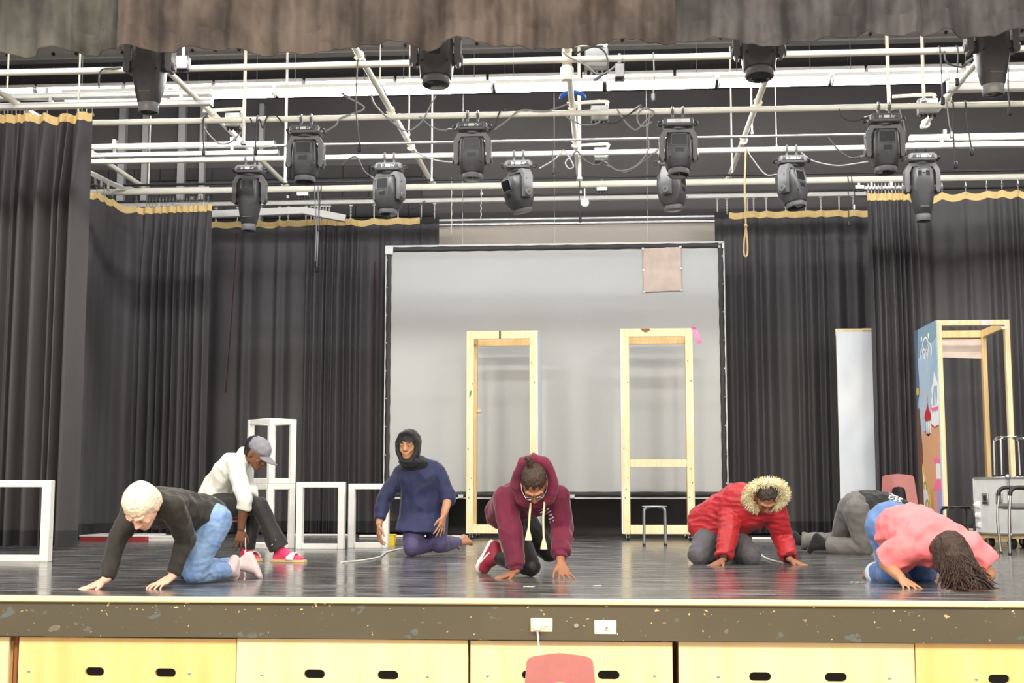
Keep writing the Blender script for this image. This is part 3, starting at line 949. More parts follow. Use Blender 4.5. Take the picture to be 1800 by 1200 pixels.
def moving_light(kind):
    t = thing('moving_light', '-', 'stage light')
    fx = M['fixture']
    for x in (-0.055, 0.055):
        c = MB().tube([(x, cos(a) * 0.04, sin(a) * 0.04) for a in np.linspace(-0.5 * pi, 1.35 * pi, 11)], 0.014, 6).cyl((x, 0, -0.04), (x, 0, -0.085), 0.014, n=8).cyl((x, -0.04, 0.012), (x, -0.075, 0.0), 0.006, n=6)
        c.build('clamp', M['fixture_grey'], t)
        MB().cyl((x, 0, -0.082), (x, 0, -0.098), 0.024, n=12).build('clamp_pad', M['white_print'], t)
    b = MB().loft([sup(.12, .09, -.096, 6), sup(.145, .115, -.1, 6), sup(.165, .13, -.12, 6), sup(.168, .135, -.165, 6), sup(.15, .125, -.185, 6)])
    for x in (-0.115, 0.115):
        b.cyl((x, -.06, -.1), (x, -.06, -.085), .012, .008, n=8)
    base = b.build('base', M['fixture_grey'], t)
    MB().box((0, -0.134, -0.142), (0.24, 0.012, 0.04), 0.004).build('control_panel', fx, base)
    g = MB()
    for x, z, w_, h in ((-0.07, -.132, .014, .006), (-0.07, -.142, .014, .006), (-0.07, -.152, .014, .006), (-.052, -.142, .006, .022), (.05, -.132, .012, .008), (.066, -.14, .012, .01), (.05, -.15, .018, .006), (.082, -.134, .01, .006), (.07, -.152, .01, .008)):
        g.box((x, -0.1415, z), (w_, 0.003, h))
    g.build('button_marks', M['white_print'], base)
    MB().box((0.0, -0.141, -0.142), (0.062, 0.004, 0.03), 0.001).build('display', M['case'], base)
    for s in (-1, 1):
        MB().tube([(s * .16, -.06, -.14), (s * .195, -.06, -.135), (s * .205, 0.0, -.14), (s * .195, .06, -.145), (s * .16, .06, -.14)], 0.011, 6, 4).build('carry_handle', fx, t)
    yk = thing('yoke', None, None)
    bpy.data.objects.remove(yk)
    poly = [(-.2, -.29), (-.15, -.205), (.15, -.205), (.2, -.29), (.197, -.5), (.185, -.54), (.16, -.545), (.147, -.52), (.147, -.31), (.115, -.245), (-.115, -.245), (-.147, -.31), (-.147, -.52), (-.16, -.545), (-.185, -.54), (-.197, -.5)]
    yoke = MB().prism(poly, -0.06, 0.06, np.array([[1, 0, 0], [0, 0, -1], [0, 1, 0.]])).cyl((0, 0, -.18), (0, 0, -.21), .09, n=18)
    for s in (-1, 1):
        yoke.cyl((s * .2, 0, -.49), (s * .213, 0, -.49), .045, .035, n=16)
    yo = yoke.build('yoke', M['fixture_grey'], t)
    for s in (-1, 1):
        MB().cyl((s * .2, -.03, -.33), (s * .2045, -.03, -.33), .008, n=8).cyl((s * .212, 0, -.49), (s * .2145, 0, -.49), .012, n=8).build('screw', M['black'], yo)
    hd = bpy.data.objects.new('head', None)
    if kind == 1:
        secs = [sup(.07, .08, .235, 3), sup(.105, .115, .228, 4), sup(.125, .137, .2, 5), sup(.133, .147, .1, 5), sup(.136, .148, 0, 5), sup(.133, .142, -.07, 4), sup(.128, .132, -.13, 2.6), sup(.124, .124, -.155, 2), sup(.105, .105, -.16, 2)]
        rad, z0, z1 = .112, -.15, -.215
    else:
        secs = [sup(.07, .07, .24, 3), sup(.1, .105, .232, 4), sup(.117, .125, .2, 4.5), sup(.124, .14, .08, 4), sup(.126, .142, 0, 3.6), sup(.122, .134, -.09, 3.2), sup(.106, .115, -.21, 2.6), sup(.088, .09, -.3, 2.1), sup(.078, .078, -.312, 2)]
        rad, z0, z1 = .083, -.3, -.385
    hm = MB().loft(secs)
    for s in (-1, 1):
        hm.cyl((s * .12, 0, 0), (s * .148, 0, 0), .05, n=16)
    head = hm.build('head', fx, t)
    head.location = (0, 0, -.49)
    MB().lathe([(rad - .012, z0 + .02), (rad, z0), (rad, z1 + .006), (rad - .004, z1), (rad - .012, z1), (rad - .015, z1 + .02)], 24).build('lens_ring', M['fixture_grey'], head)
    MB().lathe([(0, z1 - .004), (rad - .03, z1 - .001), (rad - .008, z1 + .006)], 24).build('lens', M['lens'], head)
    if kind == 1:
        yv = -.146
        fr = MB().tube([(-.085, yv, .17), (-.07, yv, .195), (.07, yv, .195), (.085, yv, .17), (.085, yv, .08), (.075, yv, .068), (-.075, yv, .068), (-.085, yv, .08), (-.085, yv, .17)], .007, 6)
        fr.build('vent_frame', M['fixture_grey'], head)
        v = MB().box((0, -.142, .13), (.165, .01, .12))
        for x in np.linspace(-.07, .07, 11):
            v.box((x, -.15, .13), (.005, .006, .118))
        v.build('vent_grille', M['black'], head)
        v = MB()
        for z in np.linspace(-.005, .035, 5):
            v.box((0, -.149, z), (.085, .005, .004))
        v.build('vent_slots', M['black'], head)
    else:
        MB().tube([(-.075, -.133, .1), (-.075, -.128, .19), (-.05, -.12, .215), (.05, -.12, .215), (.075, -.128, .19), (.075, -.133, .1)], .006, 6).build('cover_frame', M['fixture_grey'], head)
        v = MB()
        for z in np.linspace(.12, .18, 5):
            for x in (-.045, .045):
                v.box((x, -.134, z), (.04, .006, .005))
        v.box((0, -.132, .155), (.03, .006, .012))
        v.build('vent_slots', M['black'], head)
        MB().box((0, -.113, -.235), (.1, .008, .01), .003).build('focus_ridge', M['fixture_grey'], head)
    for s in (-1, 1):
        MB().cyl((s * .1, -.13, -.06), (s * .1, -.15, -.06), .006, n=8).build('screw', M['black'], head)
    return t


ML = {1: moving_light(1), 2: moving_light(2)}
used = {1: False, 2: False}
LAMPS = [  # kind, pipe, px at the pipe, pan, tilt, label
    (2, 0, 268, 0, 0, 'big tapered lamp hanging below the brown border at the upper left'),
    (1, 0, 768, 2, -6, 'big lamp with a round lens half hidden by the border, above the centre'),
    (1, 0, 1331, -3, -9, 'big lamp half hidden by the grey border, right of centre'),
    (2, 0, 1738, 0, 0, 'big tapered lamp below the grey border at the upper right corner'),
    (1, 2, 539, 0, -4, 'moving light with a grille, left end of the upper row'),
    (1, 2, 831, 0, -4, 'moving light with a grille, near centre in the upper row'),
    (1, 2, 1191, 3, -9, 'moving light with a bright white control panel, hanging in front of another lamp'),
    (1, 2, 1553, 0, -3, 'moving light with a grille, right end of the upper row'),
    (2, 3, 441, 0, -2, 'tapered moving light in front of the back left drape, lowest on the left'),
    (1, 3, 685, -28, -4, 'small moving light turned slightly left, under the long slanting grid pipe'),
    (1, 3, 912, -52, 16, 'moving light turned and tilted to the left, just right of centre'),
    (1, 3, 1180, 66, -5, 'moving light mostly hidden behind the lamp with the bright white panel'),
    (1, 3, 1391, 48, -13, 'moving light turned to the right, over the back right drape'),
    (2, 3, 1618, 0, -2, 'tapered moving light in front of the right drape with the orange band')]
for kind, pi_, px, pan, tilt, lab in LAMPS:
    o = ML[kind] if not used[kind] else copy_tree(ML[kind])
    used[kind] = True
    Y, z = PZ[pi_]
    o.location = (at(px, 869 - (z - .546) * FPX / Y, Y)[0], Y, z)
    o['label'] = lab
    o['group'] = 'moving lights on the pipes'
    for c in o.children:
        nmn = c.name.split('.')[0]
        if nmn == 'yoke':
            c.rotation_euler = (0, 0, radians(pan))
        elif nmn == 'head':
            c.rotation_euler = (radians(tilt), 0, radians(pan))
    if px == 1191:
        for c in o.children:
            if c.name.startswith('base'):
                for g in c.children:
                    if g.name.startswith('control_panel'):
                        g.data = g.data.copy(); g.data.materials[0] = M['white_print']

# ------------------------------------------------------------------ junction boxes
def junction(px, py, Y, w_, h, label, con=True):
    p = at(px, py, Y)
    t = thing('junction_box', label, 'electrical box', p)
    MB().box((0, 0, 0), (w_, .1, h), .006).build('box', M['galv'], t)
    MB().box((0, -.052, 0), (w_ * .92, .006, h * .92), .002).build('cover', M['galv'], t)
    for x in np.linspace(-w_ * .35, w_ * .35, 4):
        MB().cyl((x, -.01, -h / 2), (x, -.01, -h / 2 - .03), .016, n=8).build('cable_gland', M['black'], t)
    if not con:
        MB().box((0, 0, h / 2 + .04), (.03, .012, .14), .003).build('hanger', M['galv'], t)
    if con:
        MB().tube([(0.08, .02, h / 2), (0.08, .02, h / 2 + .03), (0.05, .02, h / 2 + .055), (-.35, .02, h / 2 + .04)], .018, 8, 4).build('conduit', M['steel_white'], t)
    return t


junction(1054, 200, 13.95, .19, .17, 'grey junction box with a bent conduit, right of the central grid pipe')
junction(1057, 272, 15.45, .17, .16, 'grey junction box below another, near the lower row of lamps at centre')
junction(1630, 188, 13.95, .2, .17, 'grey junction box at the top of the right slanting grid pipe')
junction(411, 212, 13.95, .17, .16, 'grey junction box under the upper pipe, left of the upper left lamp')
junction(1049, 106, 12.15, .22, .22, 'galvanised box tangled in cables near the pipe tee at the top centre')
junction(1089, 126, 12.0, .085, .13, 'small galvanised plate box just right of the top centre cable tangle', False)
junction(1058, 333, 17.0, .14, .05, 'flat terminal box under the thick white pipe at centre', False)
junction(533, 342, 17.0, .16, .05, 'flat dark terminal box under the thick pipe, right of the tapered left lamp', False)
junction(1510, 330, 17.0, .12, .05, 'reddish terminal box at the gathered top of the right drape', False)
junction(322, 112, 11.98, .12, .13, 'white box hanging beside the big upper left lamp', False)

# ------------------------------------------------------------------ cables
CAB = [
    ([(905, 188), (880, 195), (868, 225), (845, 240)], 13.7, 'cable', 'black cable rising from the central upper lamp to the right'),
    ([(1000, 182), (960, 195), (915, 194), (890, 213), (866, 230)], 13.7, 'cable_grey', 'grey cable arching from the central grid pipe to the near central lamp'),
    ([(995, 205), (1020, 218), (1045, 218), (1055, 212)], 13.7, 'cable_grey', 'grey cable sagging into the upper junction box at centre'),
    ([(1060, 213), (1080, 217), (1100, 205), (1118, 192)], 13.7, 'cable', 'dark cable leaving the upper junction box to the right'),
    ([(1085, 192), (1100, 215), (1118, 228), (1135, 212), (1150, 198), (1132, 190), (1120, 205), (1128, 222), (1146, 214)], 13.65, 'cable_grey', 'tangled grey cable bundle left of the lamp with the bright panel'),
    ([(1142, 200), (1138, 235), (1140, 262), (1120, 290), (1090, 300), (1065, 287)], 14.2, 'cable_grey', 'grey cable dropping from the tangle down to the lower junction box'),
    ([(600, 290), (625, 275), (640, 300), (655, 312)], 15.2, 'cable', 'black cable looping into the lamp turned slightly left'),
    ([(730, 266), (760, 280), (795, 285), (830, 283), (862, 282)], 15.1, 'cable_grey', 'thin cable passing behind the near central lamp'),
    ([(948, 296), (975, 280), (990, 264), (1000, 276), (1008, 292), (1000, 296), (994, 285), (1006, 272)], 15.2, 'cable_grey', 'looped grey cable right of the lamp tilted left'),
    ([(1015, 265), (1030, 283), (1048, 290), (1060, 285)], 15.2, 'cable', 'short dark cable into the lower junction box'),
    ([(1062, 290), (1100, 303), (1130, 285), (1150, 268)], 15.2, 'cable', 'long sagging dark cable below the lower junction box'),
    ([(1475, 192), (1480, 205), (1500, 213), (1522, 207)], 13.7, 'cable', 'black cable sagging into the upper right lamp'),
    ([(1311, 258), (1320, 275), (1345, 306), (1366, 306)], 15.2, 'cable_grey', 'grey cable falling from the right slanting grid pipe to the lamp turned right'),
    ([(1408, 268), (1430, 283), (1470, 291), (1500, 288), (1526, 284)], 15.2, 'cable_grey', 'long thin cable between the lamp turned right and the upper right lamp'),
    ([(1455, 240), (1475, 265), (1495, 277), (1515, 275)], 14.6, 'cable', 'dark cable hanging from the thin pipe right of the lamp turned right'),
    ([(1660, 90), (1665, 110), (1690, 118), (1700, 110)], 12.0, 'cable', 'black cable looping beside the big upper right lamp'),
    ([(1580, 190), (1588, 215), (1591, 235)], 13.7, 'cable_grey', 'cable hanging close to the right side of the upper right lamp'),
    ([(355, 210), (362, 230), (385, 252), (405, 250), (425, 232)], 13.7, 'cable_grey', 'grey cable swinging under the left junction box'),
    ([(440, 208), (447, 222), (456, 210), (462, 225), (470, 205), (485, 203), (500, 222)], 13.65, 'cable', 'tangled black cable between the left junction box and upper left lamp'),
    ([(571, 232), (590, 220), (600, 207), (640, 190), (610, 170)], 13.7, 'cable_grey', 'grey cable rising right of the upper left lamp'),
    ([(652, 165), (660, 185), (690, 215), (715, 230), (740, 215), (757, 185), (766, 168)], 13.9, 'cable_grey', 'grey cable swinging between the slanting grid pipe and a rod'),
    ([(738, 205), (755, 220), (772, 228), (790, 228)], 13.7, 'cable_grey', 'pale cable plugged into the left of the near central lamp'),
    ([(990, 92), (1000, 100), (1030, 115), (1050, 130), (1070, 125), (1095, 103)], 11.9, 'cable_grey', 'grey cable tangle around the top centre pipe tee, with a metal plug'),
    ([(1010, 95), (1045, 82), (1065, 95), (1068, 125), (1055, 134)], 11.9, 'cable', 'black cable loop over the galvanised box at top centre'),
    ([(174, 155), (174, 135), (180, 122), (200, 120)], 12.0, 'cable', 'short cable drop over the nearest left drape'),
    ([(700, 357), (715, 366), (728, 366), (740, 358)], 18.4, 'cable', 'short cable sagging above the left end of the screen'),
]
for pts, Y, m, lab in CAB:
    Yp = min((PZ[k][0] for k in (1, 2, 3)), key=lambda q: abs(q - Y)) if Y < 16 else Y
    P = [at(a, b, Yp - .036 - (0.012 if 0 < i < len(pts) - 1 else 0)) for i, (a, b) in enumerate(pts)]
    c0 = np.mean(P, axis=0)
    t = thing('rigging_cable', lab, 'cable', c0)
    MB().tube(P, 0.0085, 6, 7).build('cord', M[m], t, world=True)
    if rng.random() < .4:
        d = nrm(P[-1] - P[-2])
        MB().cyl(P[-1] - d * .02, P[-1] + d * .07, .016, .013, n=8).build('connector', M['fixture_grey'], t, world=True)
# hanging tails with plugs
TAILS = [([(1149, 112), (1150, 140), (1148, 165)], 12.0, 'cable with a pale plug hanging from the top pipe, right of the centre'),
         ([(1653, 90), (1655, 130), (1657, 172)], 12.0, 'black tail with a plug, left of the big upper right lamp'),
         ([(1684, 95), (1683, 120), (1682, 138)], 12.0, 'short black tail touching the big upper right lamp'),
         ([(1774, 98), (1772, 150), (1775, 190)], 12.0, 'black tail with a plug, right of the big upper right lamp'),
         ([(1676, 190), (1676, 240), (1680, 285)], 13.7, 'long tail with a plug under the right junction box'),
         ([(1698, 182), (1700, 215), (1708, 262)], 13.7, 'long tail with a plug, rightmost under the upper pipe'),
         ([(1665, 180), (1668, 215), (1672, 232)], 13.7, 'pale tail hanging beside a longer one at the right'),
         ([(628, 118), (626, 190), (632, 255)], 12.1, 'long dark tail hanging over the slanting grid pipe left of centre'),
         ([(357, 215), (357, 240), (358, 262)], 13.7, 'tail with a black plug in front of the left tracks'),
         ([(451, 215), (450, 240), (449, 262)], 13.7, 'tail with a black plug above the tapered left lamp'),
         ([(1491, 320), (1491, 350), (1492, 388)], 16.5, 'tail with a plug in front of the back right drape'),
         ([(1498, 325), (1502, 340), (1501, 360)], 16.6, 'short tail with a metal plug beside the gathered right drape'),
         ([(559, 335), (560, 380), (557, 470)], 17.0, 'long grey tail with a plug in front of the back left drape'),
         ([(553, 340), (556, 400), (554, 460)], 17.05, 'second grey tail close to another, in front of the back left drape'),
         ([(564, 340), (561, 370), (561, 398)], 17.1, 'short tail with a plug beside two long ones'),
         ([(1019, 325), (1018, 355), (1020, 382)], 17.0, 'dark tail hanging below the centre terminal box'),
         ([(971, 268), (973, 285), (973, 296)], 15.2, 'short tail with a plug right of the lamp tilted left')]
for pts, Y, lab in TAILS:
    k_ = min(PZ, key=lambda q: abs(PZ[q][0] - Y))
    Yp, zp = PZ[k_]
    P = [at(a, b, Yp - .05) for a, b in pts]
    xx = P[0][0]
    P = [np.array([xx, Yp + .03, zp - .03]), np.array([xx, Yp + .02, zp + .034]), np.array([xx, Yp - .03, zp + .03]), np.array([xx, Yp - .048, zp - .04])] + [q for q in P if q[2] < zp - .08]
    t = thing('cable_tail', lab, 'cable', P[0], group='plug tails hanging from the pipes')
    MB().tube(P, 0.0075, 6, 6).build('cord', M['cable_grey'] if 'grey' in lab or 'pale' in lab else M['cable'], t, world=True)
    q = P[-1]
    MB().box(q + [0, 0, -.03], (.035, .03, .075), .008).build('plug', M['galv'] if 'metal' in lab or 'pale' in lab else M['black'], t, world=True)

# ropes
P = [at(a, b, 15.25) for a, b in ((1311, 262), (1309, 330), (1311, 395), (1308, 425), (1308, 447), (1313, 449), (1314, 430), (1311, 397))]
t = thing('rope', 'natural rope with a loop knotted at its end, in front of the right drape', 'rope', P[0])
MB().tube(P, .011, 6, 5).build('rope', M['manila'], t, world=True)
MB().lathe([(.012, -.02), (.022, 0), (.012, .025)], 8, at(1311, 397, 15.25)).build('knot', M['manila'], t, world=True)
for px, y0, y1, lab in ((793, 312, 410, 'thin bluish white cord hanging left of the screen top'), (845, 330, 387, 'second bluish white cord, nearer the lamp tilted left')):
    tag(MB().tube([at(px + (i % 2) * 1.2, y, 17.0) for i, y in enumerate(np.linspace(y0, y1, 12))], .007, 5).build('cord', M['rope']), lab, 'cord')
SYW = 17.72
for i, px in enumerate((813, 975, 1139)):
    b = at(px, 430, SYW)
    lab = ('left', 'middle', 'right')[i]
    tag(MB().cyl(b, (b[0], SYW, 6.5), .0035, n=6).build('screen_wire', M['galv']), lab + ' of three thin wires above the screen top', 'wire')
p = at(1028, 356, 17.0)
t = thing('pulley', 'small round white pulley below the thick pipe at centre', 'pulley', p)
MB().lathe([(.02, -.02), (.055, -.018), (.045, 0), (.055, .018), (.02, .02)], 16, (0, 0, 0), np.array([[1, 0, 0], [0, 0, -1], [0, 1, 0.]])).build('wheel', M['lamp_white'], t)
MB().box((0, 0, .1), (.02, .05, .17), .004).build('bracket', M['galv'], t)

# ================================================================== SCREEN AND SET PIECES
SY = 17.7
a, b = at(678, 434, SY), at(1281, 872, SY)
sx0, sx1, sz1, sz0 = a[0], b[0], at(975, 428, SY)[2], at(975, 876, SY)[2]
t = thing('projection_screen', 'large grey projection screen with a black laced edge, hung upstage', 'screen', ((sx0 + sx1) / 2, SY, sz0))
fw = .045
fr = MB()
for z in (sz0 + .01, sz1 - .01):
    MB().box(((sx0 + sx1) / 2, SY + .02, z), (sx1 - sx0, .03, .03), .005).build('frame_rail', M['white_metal'], t, world=True)
for x in (sx0 + .012, sx1 - .012):
    MB().box((x, SY + .02, (sz0 + sz1) / 2), (.03, .03, sz1 - sz0), .005).build('frame_rail', M['white_metal'], t, world=True)
bw = .075
MB().box(((sx0 + sx1) / 2, SY + .002, (sz0 + sz1) / 2), (sx1 - sx0 - .1, .006, sz1 - sz0 - .1)).build('screen_cloth', M['screen'], t, world=True)
for x0, z0, x1, z1, k in ((sx0 + .08, sz1 - .055, sx1 - .08, sz1 - .055, 0), (sx0 + .055, sz0 + .055, sx1 - .055, sz0 + .055, 0), (sx0 + .05, sz0 + .06, sx0 + .05, sz1 - .09, 1), (sx1 - .05, sz0 + .06, sx1 - .05, sz1 - .09, 1)):
    n = 60
    G = np.zeros((5, n, 3))
    for i in range(n):
        u = i / (n - 1)
        for j in range(5):
            v = j / 4 - .5
            pk = .006 * abs(sin(u * 13 * pi)) * (1 if j in (0, 4) else 0)
            dx, dz = ((0, v * (bw - pk * 2)) if k == 0 else (v * (bw - pk * 2), 0))
            G[j, i] = (x0 + (x1 - x0) * u + dx, SY - .008 - .012 * cos(v * pi) - .006 * sin(u * 13 * 2 * pi) * v, z0 + (z1 - z0) * u + dz)
    o = MB().grid(G).build('edge_binding', M['screen_edge'], t, world=True, angle=0)
    o.data.shade_smooth()
gm = MB().lathe([(.006, 0), (.011, .001), (.009, .004), (.004, .005)], 8).mesh('grommet')
for i in range(9):
    for x in (sx0 + .03, sx1 - .03):
        o = link('grommet', gm, M['galv'], t)
        o.location = np.array([x, SY - .012, sz0 + .2 + i * (sz1 - sz0 - .4) / 8]) - np.array(t.location)
        o.rotation_euler = (pi / 2, 0, 0)
MB().box((sx0 + .05, SY - .01, sz1 - .06), (.11, .03, .12), .006).build('corner_bracket', M['white_metal'], t, world=True)
MB().box((sx0 + .08, SY - .03, sz1 - .11), (.03, .02, .04), .005).build('corner_clip', M['galv'], t, world=True)
for px in (810, 1006):
    q = at(px, 872, SY - .03)
    MB().box(q, (.07, .02, .05), .004).build('clip', M['galv'], t, world=True)
# cloth patch
Y = SY - .02
c = [at(1130, 437, Y), at(1196, 434, Y), at(1198, 510, Y), at(1132, 513, Y)]
G = np.zeros((14, 12, 3))
for j in range(14):
    for i in range(12):
        u, v = i / 11, j / 13
        q = (c[0] * (1 - u) + c[1] * u) * (1 - v) + (c[3] * (1 - u) + c[2] * u) * v
        e = .012 * noise.noise(Vector((u * 9, v * 9, 3))) * (1 if i in (0, 11) or j in (0, 13) else 0)
        G[j, i] = q + [e, -.012 * abs(noise.noise(Vector((u * 2, v * 6, 1)))) - .004, e]
t = thing('cloth_patch', 'pinkish square cloth patch pinned to the screen near its upper right corner', 'cloth', c[3])
MB().grid(G).build('patch', M['tan_cloth'], t, world=True, angle=0).data.shade_smooth()
for q in (c[0], c[1], c[2], c[3], (c[0] + c[3]) / 2, (c[1] + c[2]) / 2):
    MB().box(q + [0, -.014, 0], (.03, .006, .025), .002).build('tape', M['white_print'], t, world=True)

# ------------------------------------------------------------------ lumber towers
def caster(par, x, y, r=.032):
    c = MB().cyl((x - .013, y, r), (x + .013, y, r), r, n=16)
    w_ = c.build('caster', M['rubber'], par)
    MB().box((x, y, r * 2 + .004), (.05, .06, .006), .002).box((x - .019, y, r * 1.5), (.003, .03, r * 1.1)).box((x + .019, y, r * 1.5), (.003, .03, r * 1.1)).cyl((x - .022, y, r), (x + .022, y, r), .007, n=8).build('fork', M['chrome'], w_)
    return w_


def tower(loc, w_, d, h, label, rails=(), base=.075, pw=.09, pt=.045, name='scenery_tower', front_edge=False, rz=0, baserail=True):
    """open lumber box; local origin at the middle of the front, floor level"""
    t = thing(name, label, 'scenery frame', loc, rz)
    L, LD = M['lumber'], M['lumber_dark']
    hh = h - base
    fw_, fd = (pt, pw) if front_edge else (pw, pt)
    for s in (-1, 1):
        MB().box((s * (w_ / 2 - fw_ / 2), fd / 2, base + hh / 2), (fw_, fd, hh), .004).build('front_post', L, t)
        MB().box((s * (w_ / 2 - (pt if not front_edge else pt) / 2), d - pw / 2, base + hh / 2), (pt, pw, hh), .004).build('back_post', LD, t)
        MB().box((s * (w_ / 2 - pt / 2), d / 2, h - pw / 2), (pt - .004, d - 2 * fd, pw), .004).build('side_rail', LD, t)
        MB().box((s * (w_ / 2 - pt / 2), d / 2, base + pw / 2), (pt - .004, d - 2 * fd, pw), .004).build('side_rail', LD, t)
    rh = pt + .008 if front_edge else pw + .01
    MB().box((0, fd / 2, h - rh / 2), (w_ - 2 * fw_, fd - .004, rh), .004).build('front_rail', L, t)
    if baserail:
        MB().box((0, fd / 2, base + .055), (w_ - 2 * fw_, fd - .004, .11), .004).build('front_rail', L, t)
    MB().box((0, d - pt / 2, h - pw / 2), (w_ - 2 * pt, pt, pw), .004).build('back_rail', LD, t)
    MB().box((0, d - pt / 2, base + pw / 2), (w_ - 2 * pt, pt, pw), .004).build('back_rail', LD, t)
    for z in rails:
        MB().box((0, fd / 2, z), (w_ - 2 * fw_, fd - .004, pw), .004).build('front_rail', L, t)
    for s in (-1, 1):
        for y in (.05, d - .06):
            caster(t, s * (w_ / 2 - .06), y)
    return t


FY = 16.35
def tw(px0, px1, Y, h_px):
    x0, x1 = at(px0, 900, Y)[0], at(px1, 900, Y)[0]
    return ((x0 + x1) / 2, Y, 0), x1 - x0, at((px0 + px1) / 2, h_px, Y)[2]


loc, w_, h = tw(819, 944, FY, 581)
ta = tower(loc, w_, .95, h, 'open pine frame with a black tape mark on its top rail, before the screen')
MB().box((w_ / 2 + .006, .475, h / 2 + .04), (.012, .95, h - .08)).build('painted_side', M['blue_paint'], ta)
MB().box((-.02, -.003, h - .05), (.022, .006, .098)).build('tape_mark', M['black'], ta)
MB().box((-w_ / 2 + .07, .9, 1.62), (.05, .09, .045), .004).build('spacer_block', M['lumber_dark'], ta)
MB().prism([(-.012, -.05), (.015, -.02), (.02, .05), (-.005, .02)], 0, .002, np.array([[1, 0, 0], [0, 0, -1], [0, 1, 0.]]), (-w_ / 2 + .045, 0, 1.78)).build('paint_splash', mat('green_paint', (70, 150, 84), .5), ta)
loc, w_, h = tw(1095, 1222, FY - .1, 577)
tb = tower(loc, w_, .95, h, 'open pine frame with a low middle rail and pink ribbon, right one before the screen', rails=(at(1158, 814, FY - .1)[2],))
kn = MB().lathe([(0, .0), (.02, .001), (.03, .0)], 10)
MB().prism([(-.06, 0), (.05, 0), (.06, -.02), (.01, -.045), (-.03, -.03)], 0, .003, np.array([[1, 0, 0], [0, 0, -1], [0, 1, 0.]]), (-.14, -.001, h - .002)).build('knot', M['knot'], tb)
rb = MB().grid([[(w_ / 2 - .02 + .03 * j + .07 * (i / 6), -.01 + .02 * sin(i), h + .01 - .2 * (i / 6) ** 1.3) for j in range(3)] for i in range(7)])
o = rb.build('ribbon', M['pink'], tb, angle=0)
o.modifiers.new('t', 'SOLIDIFY').thickness = .003
o['label'] = 'pink ribbon'
MB().box((-w_ / 2 - .006, .475, h / 2 + .04), (.012, .95, h - .08)).build('painted_side', M['white_paint'], tb)
for t_, xs in ((ta, (-1, 1)), (tb, (-1, 1))):
    rr = random.Random(4)
    for s in xs:
        for k in range(5):
            MB().lathe([(.0, .002), (.007, .0015), (.009, 0)], 8, (s * (.43 - .045) + rr.uniform(-.03, .03), -.001, rr.uniform(.3, 2.3)), np.array([[1, 0, 0], [0, 0, 1], [0, -1, 0.]])).build('knot', M['knot'], t_)

# painted cake tower on the right
PYT = 14.75
loc, w_, h = tw(1659, 1789, PYT, 562)
tc_ = tower(loc, w_, 1.0, h, 'open pine tower with a painted candy castle on its left side', front_edge=True, pw=.085, pt=.05)
# painted side: local plane x = -w/2 - .006, u from the back (0) to the front (1)
PX = -w_ / 2 - .006
side = MB().box((PX, .5, h / 2 + .04), (.012, 1.0, h - .08)).build('painted_side', mat('scenic_sky_blue', (160, 190, 216), .7, col2=(196, 216, 234), scale=1.4, bump=.1), tc_)


def blot(name, uv, col, lift=.002):
    P = [(1.0 - u, .08 + v * (h - .08)) for u, v in uv]
    m = M[col] if col in M else None
    MB().prism(P, 0, .0025, np.array([[0, 0, -1], [1, 0, 0], [0, 1, 0.]]), (PX - .006 - lift, 0, 0)).build(name, m, side)


for k, c in (('p_deep', (84, 112, 146)), ('p_tan', (226, 170, 128)), ('p_brown', (128, 78, 54)), ('p_red', (206, 26, 34)), ('p_pinkhot', (250, 120, 170)), ('p_lilac', (180, 160, 214)), ('p_gold', (224, 190, 60)), ('p_white', (246, 248, 250)), ('p_steel', (136, 168, 186)), ('p_olive', (168, 154, 60)), ('p_orange', (238, 196, 130))):
    M[k] = mat(k, c, .65)


def circ(u, v, ru, rv, n=14, a0=0, a1=2 * pi):
    return [(u + cos(t) * ru, v + sin(t) * rv) for t in np.linspace(a0, a1, n, endpoint=False)]


def ringp(u, v, r0, r1, asp, n=14):
    a = [(u + cos(t) * r1, v + sin(t) * r1 * asp) for t in np.linspace(-.6, pi + .6, n)]
    return a + [(u + cos(t) * r0, v + sin(t) * r0 * asp) for t in np.linspace(pi + .6, -.6, n)]


# u runs from the far edge to the near edge in metres (depth is 1 m)
blot('painted_shade', [(0, 1), (.16, 1), (.1, .86), (.13, .7), (0, .62)], 'p_deep')
blot('painted_sky_dark', [(0, 1), (1, 1), (1, .93), (.5, .88), (.1, .86)], 'p_steel', .001)
for u, v, r in ((.5, .895, .16), (.36, .865, .12), (.66, .87, .13), (.5, .855, .1)):
    blot('painted_cloud', ringp(u, v, r - .03, r, .33), 'p_white')
for u in (.33, .66):
    blot('painted_dash', circ(u, .945, .03, .014), 'p_white')
blot('painted_ground', [(.22, .50), (.55, .505), (1, .535), (1, 0), (.16, 0)], 'p_tan')
blot('painted_edge', [(0, .60), (.09, .62), (.13, .55), (.2, .4), (.24, .0), (0, 0)], 'p_brown', .003)
blot('painted_ball', circ(.05, .70, .07, .02), 'p_gold', .003)
blot('painted_dome', [(.5, .635), (.54, .605), (.62, .58), (.65, .562), (.6, .547), (.4, .547), (.34, .562), (.38, .585), (.46, .605)], 'p_red', .003)
blot('painted_flame', [(.5, .68), (.53, .66), (.5, .64), (.47, .66)], 'p_orange', .003)
blot('painted_tower', [(.36, .547), (.64, .547), (.62, .485), (.5, .472), (.38, .485)], 'p_steel', .002)
for k in range(3):
    u = .41 + k * .085
    blot('painted_column', [(u, .54), (u + .03, .545), (u + .06, .54), (u + .058, .485), (u + .004, .485)], 'p_white', .004)
blot('painted_swirl', [(.72, .60), (.68, .635), (.74, .66), (.7, .69), (.8, .72), (.86, .765), (.95, .72), (1, .715), (1, .60)], 'p_white', .002)
